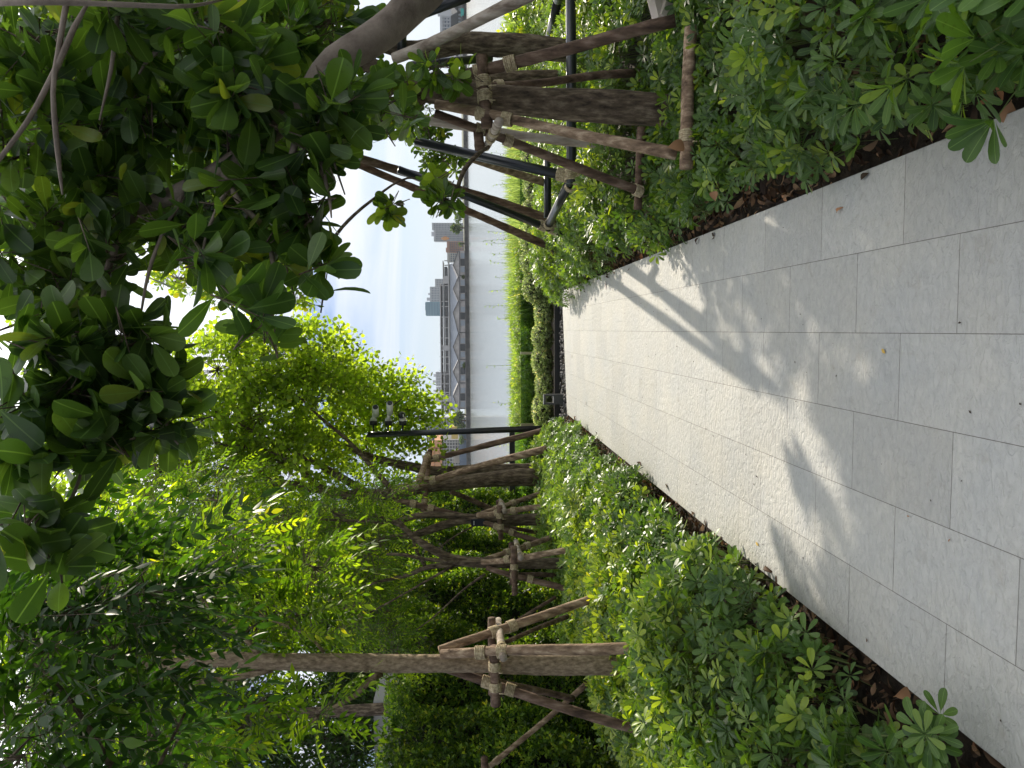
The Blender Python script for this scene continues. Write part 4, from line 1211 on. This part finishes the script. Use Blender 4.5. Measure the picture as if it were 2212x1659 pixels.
# its neighbour: slimmer trunk behind, drooping sprays toward the river
e = tree('round_leaved_tree', 'slim leaning tree with drooping light green sprays behind the big trunk', (-1.95, 11.6, -.06), 'round-leaved trees near the camera post')
trunk(e, [(1250, 1010, 11.6, .1), (1165, 1012, 11.6, .09), (1050, 1014, 11.6, .082), (942, 1018, 11.6, .076), (890, 1008, 11.6, .07), (850, 1000, 11.6, .06), (795, 985, 11.6, .05), (720, 950, 11.6, .035), (640, 900, 11.6, .02)], M_bark)
m = MB(); limb(m, [(800, 985, 12.0, .016), (790, 950, 12.2, .012), (820, 900, 12.3, .010), (870, 860, 11.3, .008)], 7, .1, .1); m.build('limb', M_bark, e, True)
gs = [blob(*b, sprig, L=.075, ln=.34, k=9, up_bias=-.35) for b in
      [(800, 860, 12.5, 50, 45, .5, 110), (840, 905, 12.5, 45, 35, .5, 90), (880, 885, 12.3, 40, 28, .35, 54), (915, 905, 12.2, 25, 16, .25, 20), (850, 830, 12.4, 30, 22, .3, 30), (770, 975, 12.3, 50, 35, .4, 80), (850, 965, 12.2, 35, 22, .4, 32), (730, 790, 12.2, 35, 35, .4, 50), (870, 985, 12, 28, 18, .3, 18), (950, 968, 10.9, 20, 6, .1, 4)]]
foliage(e, gs, M_leaf_round, 'lowround')
prop_frame('tall roped pole frame around the big trunk beside the camera post', (-2.0, 10.5, -.06),
    [(1175, 930, 10.9, 925, 994, 10.9, .045, M_pole_dark), (1180, 968, 9.7, 847, 1063, 10.3, .048, M_pole), (1075, 1104, 9.9, 847, 1018 + 2, 10.5, .035, M_pole_dark) if False else (1020, 1122, 10.0, 846, 1076, 10.3, .045, M_pole_dark), (1085, 1110, 11.3, 974, 1062, 10.9, .04, M_pole_dark)],
    [(929, 974, 11.0, 914, 1112, 10.1, .036, M_pole_dark), (925, 981, 11.0, 905, 1040, 9.9, .042, M_pole)],
    [(0, .93), (1, .72), (1, .83), (2, .5), (2, .72), (-1, .47), (-1, .82), (-2, .15), (-2, .85)], G_L)

# camera post
e = empty('camera_post', (D(1165, 926, 11.3).x, 11.3, -.06), 'slim black post carrying three security cameras', 'camera post')
pb = D(1230, 923.5, 11.3); pt = D(794, 939, 11.3)
m = MB(); m.tube([pb, pt], [.047, .043], 14); m.build('post', M_black, e, True)
M_cam = mat('camera_white', (.85, .85, .82), .45)
def cctv(xb, xn, body, dark=False):
    c = empty('security_camera', (0, 0, 0), '', '') if False else None
    a = D(xb, 935, 11.3); b = D(xb, 918, 11.3); d = D(xb, 909, 11.3)
    m = MB(); m.tube([a, b], .012, 8); m.build('bracket_arm', M_black, e, True)
    m = MB(); m.tube([b, d], .056, 16); m.build('junction_box', M_black, e, True)
    n0 = D(xb, 908.6, 11.28); 
    if not dark:
        n1 = D(xn, 893, 11.27)
        m = MB(); m.tube([d, n0], .052, 16); m.tube([n0, n1], [.022, .028], 10); m.build('camera_neck', M_cam, e, True)
        h0 = D(body[0], body[1], 11.27); h1 = D(body[2], body[3], 11.1)
        m = MB(); m.tube([h0, h1], .046, 14); 
        o = m.build('camera_body', M_cam, e, True)
        m = MB(); dd = (h1 - h0).normalized(); m.tube([h1 + dd * .001, h1 + dd * .012], .038, 14); m.build('lens', M_black, e)
    else:
        m = MB(); m.tube([d, D(xb, 903, 11.28)], .05, 16); m.build('camera_neck', M_cam, e, True)
        q = D(xb - 2, 896, 11.25)
        m = MB(); m.tube([(q.x, 11.33, q.z), (q.x, 11.14, q.z)], .046, 16); o = m.build('camera_body', M_black, e, True)
        m = MB(); m.box(q.x - .02, q.x + .02, 11.128, 11.139, q.z - .034, q.z - .026); m.build('lens', M_cam, e)
cctv(806.5, 808, (812, 896, 811, 880))
cctv(839, 840, (842, 893, 842, 871))
cctv(870, 868, None, True)

# bollard light
Y0 = 11.72
c = D(1213, 862, Y0)
e = empty('bollard_light', (c.x, Y0, -.06), 'short grey bollard light with square window on the gravel strip', 'bollard light')
M_bol = mat('bollard_grey', (.09, .095, .1), .45)
w2 = .078; zt = .265
m = MB()
m.box(c.x - w2, c.x + w2, Y0 - .045, Y0 + .045, -.06, .115)
m.box(c.x - w2, c.x - w2 + .024, Y0 - .045, Y0 + .045, .1151, zt - .03); m.box(c.x + w2 - .024, c.x + w2, Y0 - .045, Y0 + .045, .1151, zt - .03)
m.box(c.x - w2, c.x + w2, Y0 - .045, Y0 + .045, zt - .0299, zt)
m.build('housing', M_bol, e)
m = MB(); m.box(c.x - w2 + .03, c.x + w2 - .03, Y0 - .03, Y0 + .03, zt - .036, zt - .0305); m.build('lamp_lens', mat('lens_grey', (.4, .4, .38), .3), e)

# background wood beyond the hedge wall
def back_tree(x, y, Y, rx, ry, dep, n, label, mat_=M_leaf_back, L=.12):
    n = int(n * 1.9)
    c = D(x, y, Y)
    e = empty('background_tree', (c.x, Y, -.06), label, 'tree', 'trees behind the hedge wall')
    m = MB()
    m.tube([(c.x + .3, Y, -.1), (c.x + .1, Y, 1.5), (c.x, Y, max(2.5, c.z))], [.13, .11, .05], 9, True, .08); m.build('trunk', M_bark, e, True)
    k = Y / F; q, d = ball(n, .12)
    P = np.array(c) + q * np.array((ry * k, dep, rx * k))
    A = nrm(d + rdir(n) + np.array((0, 0, -.3)))
    g = sprig(P, A, ln=.35, k=6, L=L)
    foliage(e, [g], mat_, 'low', wid=1.0, twigs=True, smooth=False)
bt = [(880, 1180, 17, 200, 140, 1.4, 2400, 'dense tree directly behind the forked tree'), (560, 1240, 16, 240, 170, 1.6, 2800, 'tall dense tree behind the thick trunk'),
      (820, 1400, 15, 130, 130, 1.2, 1700, 'dark tree beyond the hedge between two left trunks'), (250, 1300, 15, 280, 200, 1.8, 2600, 'highest dense tree at the upper left'),
      (640, 1600, 13, 170, 100, 1.2, 900, 'loose leaved tree with sky showing through at the far left'), (300, 1560, 12, 260, 140, 1.4, 1300, 'tree crown over the outbuilding, thin at its edge'),
      (960, 1270, 16, 120, 150, 1.0, 1500, 'low dark tree just above the hedge wall')]
for b in bt: back_tree(*b)

# near dark canopy at the left (tree outside the frame)
e = tree('overhanging_tree', 'near tree whose dark toothed leaves hang into the upper left', (-2.5, 2.3, -.06))
mb = MB(); S = spline([(-2.5, 2.3, -.06, .09), (-2.45, 2.4, 1.5, .08), (-2.3, 2.6, 2.8, .06)], .1); mb.tube([q[:3] for q in S], [q[3] for q in S], 12, True, .1)
mb.build('trunk', M_bark, e, True)
for pts in ([(300, 1760, 2.7, .02), (243, 1660, 2.7, .012), (190, 1570, 2.75, .010), (133, 1489, 2.8, .007), (60, 1420, 2.9, .004)], [(300, 1760, 2.7, .02), (350, 1640, 2.8, .008), (400, 1540, 2.9, .005)]):
    m = MB(); limb(m, pts, 8, .05, .1); m.build('limb', M_bark, e, True)
gs = [blob(*b, pinnate, L=.085, rach=.34, up_bias=-.2, pairs=6) for b in
      [(150, 1330, 3.0, 130, 110, .35, 70), (320, 1280, 3.2, 70, 80, .3, 34), (80, 1520, 2.9, 130, 110, .3, 55), (240, 1450, 3.2, 90, 100, .3, 44), (300, 1590, 3.3, 80, 70, .3, 28), (60, 1210, 3.2, 80, 50, .3, 22), (20, 1640, 2.5, 60, 50, .2, 14)]]
foliage(e, gs, M_leaf_neem_dark, 'lance', wid=.95)

# ================================================================== RIGHT: TREES AND PROPS
G_R = 'frames bracing the right hand trees'
# R1 : dark trunk in a four-legged frame
e = tree('fig_tree', 'dark upright trunk in the near right frame, leafy head above', (1.42, 4.9, -.06), 'broad-leaved trees on the right')
trunk(e, [(1560, 228, 4.9, .11), (1445, 236, 4.9, .102), (1330, 232, 4.9, .10), (1200, 224, 4.9, .095), (1060, 212, 4.9, .085), (960, 200, 4.9, .08), (900, 190, 4.9, .07), (820, 150, 4.9, .05), (700, 100, 4.9, .04), (550, 60, 4.9, .03)], M_bark)
for pts in ([(930, 195, 4.9, .05), (860, 240, 4.8, .035), (780, 290, 4.7, .02), (700, 330, 4.6, .01)],
            [(1055, 318, 4.7, .012), (1030, 335, 4.5, .014), (1000, 372, 4.35, .013), (983, 425, 4.25, .011), (975, 440, 4.25, .008)],
            [(960, 402, 4.6, .004), (880, 385, 4.5, .006), (800, 435, 4.4, .008), (740, 490, 4.3, .009), (710, 540, 4.25, .009), (700, 600, 4.2, .006)],
            [(890, 170, 4.9, .04), (760, 200, 5.1, .028), (600, 260, 5.2, .018), (420, 330, 5.3, .01)]):
    m = MB(); limb(m, pts, 8, .05, .12); m.build('limb', M_bark, e, True)
gs = [blob(*b, rosette, L=.105, k=8) for b in
      [(840, 210, 4.7, 70, 60, .3, 26), (720, 120, 5.2, 90, 110, .5, 60), (560, 230, 5.4, 110, 110, .6, 75), (330, 150, 5.4, 130, 130, .7, 85), (120, 200, 5.4, 140, 170, .8, 90), (500, 60, 5.0, 110, 90, .5, 50), (880, 262, 4.5, 28, 28, .2, 7),
       (960, 430, 4.2, 24, 26, .12, 7), (842, 452, 4.3, 17, 22, .1, 5), (940, 395, 4.4, 25, 20, .15, 4), (985, 165, 4.5, 22, 24, .12, 5), (930, 150, 4.4, 26, 22, .12, 6), (250, 420, 5.5, 110, 100, .6, 50), (430, 440, 5.2, 90, 80, .4, 40)]]
foliage(e, gs, M_leaf_mid, 'obov')
prop_frame('four legged wooden frame lashed with rope around the near right trunk', (1.4, 4.9, -.06),
    [(1458, 46, 4.4, 938, 179, 4.75, .037, M_pole_dark), (1372, 160, 5.6, 985, 192, 5.05, .03, M_pole_dark), (1462, 333, 4.3, 942, 226, 4.72, .033, M_pole), (1386, 415, 5.4, 940, 243, 4.98, .032, M_pole_dark)],
    [(1040, 122, 4.66, 1052, 274, 4.62, .036, M_pole_dark), (1034, 284, 5.05, 1036, 324, 5.1, .034, M_pole_dark), (1079, 262, 4.5, 1050, 318, 5.25, .027, M_pole_pale),
     (1492, 60, 4.25, 1481, 365, 4.25, .035, M_pole), (1386, 275, 5.45, 1377, 452, 5.45, .03, M_pole_dark)],
    [(0, .67), (0, .80), (1, .78), (2, .69), (2, .80), (3, .67), (3, .80), (-1, .38), (-1, .58), (3, .02), (-3, .35), (-3, .6), (-4, .77)], G_R)

# R2: trunk further back with pale & black props
e = tree('fig_tree', 'leaning knotty trunk behind the near frame, against the river', (2.75, 7.3, -.06), 'broad-leaved trees on the right')
trunk(e, [(1330, 108, 7.3, .105), (1222, 108, 7.3, .10), (1130, 100, 7.3, .105), (1060, 96, 7.3, .11), (1000, 92, 7.3, .10), (940, 104, 7.3, .09), (880, 108, 7.3, .08), (780, 90, 7.3, .06), (600, 100, 7.3, .045)], M_bark)
m = MB(); limb(m, [(1300, 168, 7.8, .075), (1222, 166, 7.8, .07), (1120, 166, 7.8, .065), (1050, 170, 7.8, .055), (960, 180, 7.8, .05), (850, 170, 7.8, .04)], 10, .09, .1); m.build('limb', M_bark, e, True)
m = MB(); limb(m, [(620, 110, 7.3, .04), (560, 300, 7.6, .03), (480, 450, 8, .02), (420, 600, 8.4, .012)], 9, .1, .1); m.build('limb', M_bark, e, True)
gs = [blob(*b, rosette, L=.085, k=7) for b in
      [(400, 600, 8.5, 75, 45, .5, 60), (480, 560, 8.4, 60, 45, .5, 50), (560, 570, 8.4, 70, 40, .5, 45), (650, 640, 8.2, 40, 35, .3, 16), (500, 640, 8.5, 60, 30, .4, 30), (380, 480, 8.6, 80, 70, .6, 50), (540, 420, 8.6, 90, 90, .6, 60),
       (120, 820, 9, 50, 110, .6, 35), (60, 640, 9, 60, 70, .5, 24), (150, 520, 8.8, 90, 90, .6, 50)]]
foliage(e, gs, M_leaf_yel, 'obov')
gs = [blob(*b, rosette, L=.085, k=7) for b in
      [(930, 300, 7.4, 50, 50, .3, 26), (960, 350, 7.4, 45, 45, .3, 24), (900, 260, 7.6, 60, 50, .4, 26), (700, 200, 7.6, 120, 120, .8, 70), (300, 260, 7.8, 160, 160, 1.0, 100)]]
foliage(e, gs, M_leaf_mid, 'obov', 'lower_crown')
# canopy above, out of frame: gives the path its shade
gs = []
def canopy(c, rad, n, L=.12):
    n = int(n * 1.25)
    q, d = ball(n, .1)
    P = np.array(c) + q * np.array(rad)
    return rosette(P, nrm(d + rdir(n) * .5 + np.array((0, 0, .3))), k=8, L=L)
gs = [canopy((1.7, 7.0, 3.3), (.8, .9, .5), 240), canopy((1.6, 8.2, 3.75), (1.0, 1.0, .6), 330), canopy((2.9, 7.4, 3.6), (1.2, 1.7, .9), 640), canopy((2.2, 5.4, 3.3), (1.2, 1.6, .8), 560), canopy((3.6, 9.6, 3.6), (1.1, 1.4, .9), 300), canopy((1.2, 5.2, 4.2), (1.0, 1.6, .7), 260)]
foliage(e, gs, M_leaf_mid, 'obov', 'upper_crown')

# black metal frame
e = empty('pipe_frame', (2.2, 7.5, -.06), 'black steel pipe frame with rope lashings around the right rear trunk', 'tree support', G_R)
def pipe(q, r, nm='pipe'):
    m = MB(); m.tube([D(*q[:3]), D(*q[3:6])], r, 16); return m.build(nm, M_black, e, True)
pipe((1233, -60, 6.5, 1235, 396, 6.5), .043, 'rail')
pipe((1183, 330, 8.5, 1183, 470, 8.5), .041, 'rail')
pipe((1233, 388, 6.6, 1184, 487, 8.4), .041, 'rail')
pipe((1205, 0, 7.5, 1183, 96, 8.5), .043, 'rail')
pipe((1222, -70, 6.5, 1205, 0, 7.4), .043, 'rail')
pipe((1290, 396, 6.45, 900, 306, 7.2), .043, 'leg')
pipe((1215, 505, 8.5, 860, 366, 8.0), .041, 'leg')
pipe((1010, -8, 6.6, 858, 50, 7.1), .045, 'leg')
pipe((1060, 125, 8.6, 890, 142, 8.1), .045, 'leg')
pipe((870, 60, 7.2, 866, 130, 7.2), .04, 'rail')
M4 = D(1238, 392, 6.47)
for (x, y, Y, ax, r) in ((1216, 378, 6.55, D(900, 306, 7.2) - D(1290, 396, 6.45), .046), (1252, 387, 6.5, D(900, 306, 7.2) - D(1290, 396, 6.45), .046),
                         (1234, 377, 6.5, Vector((1, 0, 0)), .046), (1234, 400, 6.72, D(1184, 487, 8.4) - D(1233, 388, 6.6), .045),
                         (1172, 488, 8.45, D(860, 366, 8) - D(1215, 505, 8.5), .044), (1195, 496, 8.48, D(860, 366, 8) - D(1215, 505, 8.5), .044), (1186, 484, 8.3, D(1184, 487, 8.4) - D(1233, 388, 6.6), .044)):
    rope(e, D(x, y, Y), ax, r, 6, .008)

# other props on the right
prop_frame('two dark slanting props meeting high up at the far right corner of the bed', (1.2, 9.2, -.06),
    [(1225, 485, 9.0, 700, 316, 8.4, .05, M_pole_dark), (1218, 546, 9.6, 705, 324, 8.6, .047, M_pole_dark)], [(940, 355, 8.75, 962, 400, 8.9, .04, M_pole_dark)], [(0, .52)], G_R)
prop_frame('thick pale stripped prop crossing in front of the leaning trunk', (1.9, 4.2, -.06),
    [(1330, -90, 4.1, 850, 126, 4.7, .038, M_pole_pale)], [], [], G_R)
prop_frame('bleached white prop behind the near right trunk', (1.9, 6.0, -.06),
    [(1320, 316, 6.0, 860, 256, 5.9, .036, M_pole_pale)], [], [], G_R)
prop_frame('slanting brown prop with bark behind the black pipe leg', (2.0, 8.6, -.06),
    [(1176, 394, 8.7, 1010, 340, 8.2, .045, M_pole)], [], [], G_R)
prop_frame('thick grey prop leg at the right edge, foot in the near shrubs', (1.1, 2.75, -.06),
    [(1835, 62, 2.72, 1560, -40, 2.9, .038, M_pole_dark)], [], [], G_R)

# pale forked offcut in the shrubs
a = D(1410, -12, 4.7); b = D(1424, 47, 4.6); c = D(1450, -12, 4.7)
m = MB(); m.tube([a, b], [.045, .04], 6); m.tube([c, b + Vector((.01, .0, -.01))], [.045, .04], 6)
tag(m.build('forked_board', mat('whitewashed_wood', (.6, .52, .48), .8)), 'whitish forked board wedged among the right hand shrubs', 'board')
# large dry leaves caught at the props
def caught(x, y, Y, L, rot, lab, m_=M_brl):
    P = np.array([D(x, y, Y)]); 
    me = leaves_mesh('dry_leaf', P, np.array([rot]), np.array([(.2, -1, .3)]), np.array([L]), 'obov', 1.5, (2, 2.1))
    tag(link('dry_leaf', me, m_, None, True), lab, 'leaf', 'dry leaves caught in the planting')
caught(1440, 318, 4.12, .10, (.1, 0, -1), 'large brown leaf caught where prop and ground bar meet')
caught(2185, 215, 2.05, .06, (-.9, .2, .1), 'big tan dry leaf on the soil at the right corner')
caught(1930, 1505, 2.25, .06, (.2, .1, -1.), 'upright brown dry leaf at the left path edge', M_brl)
caught(1545, 435, 3.75, .055, (.7, .2, .1), 'brown dry leaf on the mulch by right edge')

# R0 : near tree; its grey limb crosses the upper right
e = tree('leaning_fig_tree', 'near tree with a grey limb and big dark leaves overhanging the path', (1.9, 2.9, -.06))
mb = MB()
p0 = D(905, -5, 2.6)
S = spline([(1.75, 2.95, -.06, .085), (1.6, 2.85, .9, .075), (1.32, 2.7, 1.42, .066)] + [(*D(x, y, Y), r) for x, y, Y, r in
     [(905, -5, 2.6, .058), (850, 50, 2.55, .055), (790, 95, 2.5, .054), (725, 135, 2.5, .052), (680, 190, 2.5, .044), (640, 240, 2.5, .036), (560, 305, 2.5, .032), (480, 365, 2.5, .030), (400, 410, 2.55, .028), (300, 450, 2.6, .024), (180, 490, 2.7, .018), (40, 520, 2.8, .012)]], .05)
mb.tube([q[:3] for q in S], [q[3] for q in S], 14, True, .12)
mb.build('trunk', M_bark_pale, e, True)
LB = [[(690, 190, 2.5, .016), (650, 270, 2.4, .013), (632, 330, 2.35, .011), (620, 350, 2.35, .006)],
      [(300, 450, 2.6, .014), (240, 560, 2.5, .011), (225, 650, 2.45, .01), (222, 760, 2.4, .008), (215, 900, 2.35, .006), (205, 1060, 2.3, .004)],
      [(232, 640, 2.45, .009), (280, 740, 2.4, .007), (340, 840, 2.35, .005), (390, 900, 2.35, .003)],
      [(230, 650, 2.45, .008), (190, 720, 2.4, .007), (150, 820, 2.4, .005), (120, 930, 2.3, .004)],
      [(-20, 8, 1.9, .0065), (120, 5, 1.9, .0065), (380, 14, 2.0, .006), (420, 12, 2.05, .0055), (480, 0, 2.1, .008)],
      [(-10, 355, 2.0, .006), (60, 260, 2.0, .006), (120, 150, 2.0, .007), (160, 60, 2.0, .007), (200, -10, 2.0, .008)],
      [(145, 0, 2.0, .007), (125, 120, 2.0, .0065), (115, 200, 2.0, .006), (125, 330, 2.05, .007), (135, 420, 2.1, .006)],
      [(680, 220, 2.5, .01), (690, 330, 2.4, .008), (710, 420, 2.35, .006), (716, 470, 2.3, .004)],
      [(480, 370, 2.5, .014), (520, 440, 2.4, .01), (575, 500, 2.35, .008), (590, 600, 2.3, .006), (570, 660, 2.3, .004)],
      [(100, 900, 2.3, .004), (50, 700, 2.5, .007), (30, 560, 2.7, .01)],
      [(40, 1040, 2.1, .003), (120, 1120, 2.1, .004), (170, 1040, 2.2, .005), (180, 980, 2.25, .005)],
      [(255, 30, 2.3, .007), (240, 150, 2.3, .006), (215, 260, 2.3, .006)], [(540, -10, 2.4, .012), (450, 60, 2.4, .01), (340, 110, 2.4, .008), (300, 160, 2.4, .005)]]
LB += [[(640, 250, 2.45, .006), (700, 300, 2.4, .005), (745, 420, 2.35, .003)], [(400, 410, 2.5, .008), (330, 560, 2.4, .006), (300, 700, 2.4, .004)], [(560, 300, 2.5, .009), (470, 450, 2.4, .006), (440, 560, 2.35, .004), (500, 640, 2.3, .003)],
       [(170, 700, 2.4, .007), (100, 760, 2.35, .005), (40, 860, 2.3, .003)], [(230, 780, 2.38, .006), (300, 860, 2.3, .004), (385, 960, 2.3, .003)]]
for pts in LB:
    pts = [*pts[:-1], (*pts[-1][:3], .0025)]
    m = MB(); limb(m, pts, 7, .04, .12); m.build('limb', M_bark_pale, e, True)
NB = [(110, 110, 2.5, 120, 110, .35, 15), (300, 80, 2.5, 100, 90, .35, 13), (470, 100, 2.4, 90, 90, .3, 14), (600, 90, 2.9, 90, 80, .25, 12), (700, 50, 3.0, 70, 50, .2, 6), (540, 210, 2.35, 70, 50, .15, 7),
      (740, 230, 2.35, 60, 55, .15, 7), (690, 320, 2.4, 45, 40, .15, 5), (820, 250, 2.9, 30, 35, .1, 3),
      (200, 250, 2.6, 110, 90, .3, 13), (380, 260, 2.6, 100, 80, .3, 13), (60, 330, 2.5, 80, 90, .3, 10), (500, 280, 2.5, 70, 60, .25, 8),
      (560, 440, 2.45, 80, 70, .25, 12), (420, 480, 2.5, 80, 60, .25, 10), (280, 440, 2.7, 100, 80, .3, 12), (120, 470, 2.7, 100, 80, .3, 12), (650, 470, 2.35, 45, 50, .15, 5),
      (30, 600, 2.6, 60, 80, .25, 7), (150, 610, 2.6, 70, 60, .2, 7), (250, 560, 2.5, 50, 50, .2, 5), (700, 575, 2.3, 28, 24, .08, 2), (610, 560, 2.35, 30, 30, .1, 2),
      (580, 690, 2.15, 50, 42, .12, 4), (480, 560, 2.3, 40, 50, .15, 4),
      (75, 700, 2.4, 40, 24, .2, 2), (180, 740, 2.35, 60, 60, .2, 7), (300, 740, 2.35, 60, 50, .2, 7), (330, 850, 2.3, 50, 40, .15, 6), (200, 850, 2.3, 70, 60, .2, 9), (80, 880, 2.2, 60, 45, .15, 6), (260, 920, 2.3, 60, 50, .2, 7),
      (50, 985, 2.2, 45, 40, .15, 4), (130, 970, 2.25, 50, 40, .2, 4), (60, 1130, 2.0, 50, 50, .12, 4), (130, 1180, 2.05, 40, 30, .1, 2), (360, 920, 2.3, 30, 30, .1, 3)]
gs = [blob(*b, rosette, L=.136, k=7, along=.17, up_bias=-.25, spread=(20, 80)) for b in [(*q[:6], int(q[6] * 1.3 + .5)) for q in NB]]
foliage(e, gs, M_leaf_big, 'obov', wid=.92)

# ================================================================== HAZE over the river and the city
m = MB(); m.box(-960, 960, -40, 1360, -4, 110)
M_haze = bpy.data.materials.new('haze'); M_haze.use_nodes = True
hn = M_haze.node_tree; hn.nodes.clear()
ho = hn.nodes.new('ShaderNodeOutputMaterial'); hv = hn.nodes.new('ShaderNodeVolumePrincipled')
hv.inputs['Color'].default_value = (0.86, 0.92, 1.0, 1); hv.inputs['Density'].default_value = 0.00011; hv.inputs['Anisotropy'].default_value = 0.2
hn.links.new(hv.outputs[0], ho.inputs['Volume'])
tag(m.build('haze', M_haze), 'thin pale river haze', 'haze', kind='stuff')

print('verts', sum(len(m.vertices) for m in bpy.data.meshes), 'objs', len(bpy.data.objects))
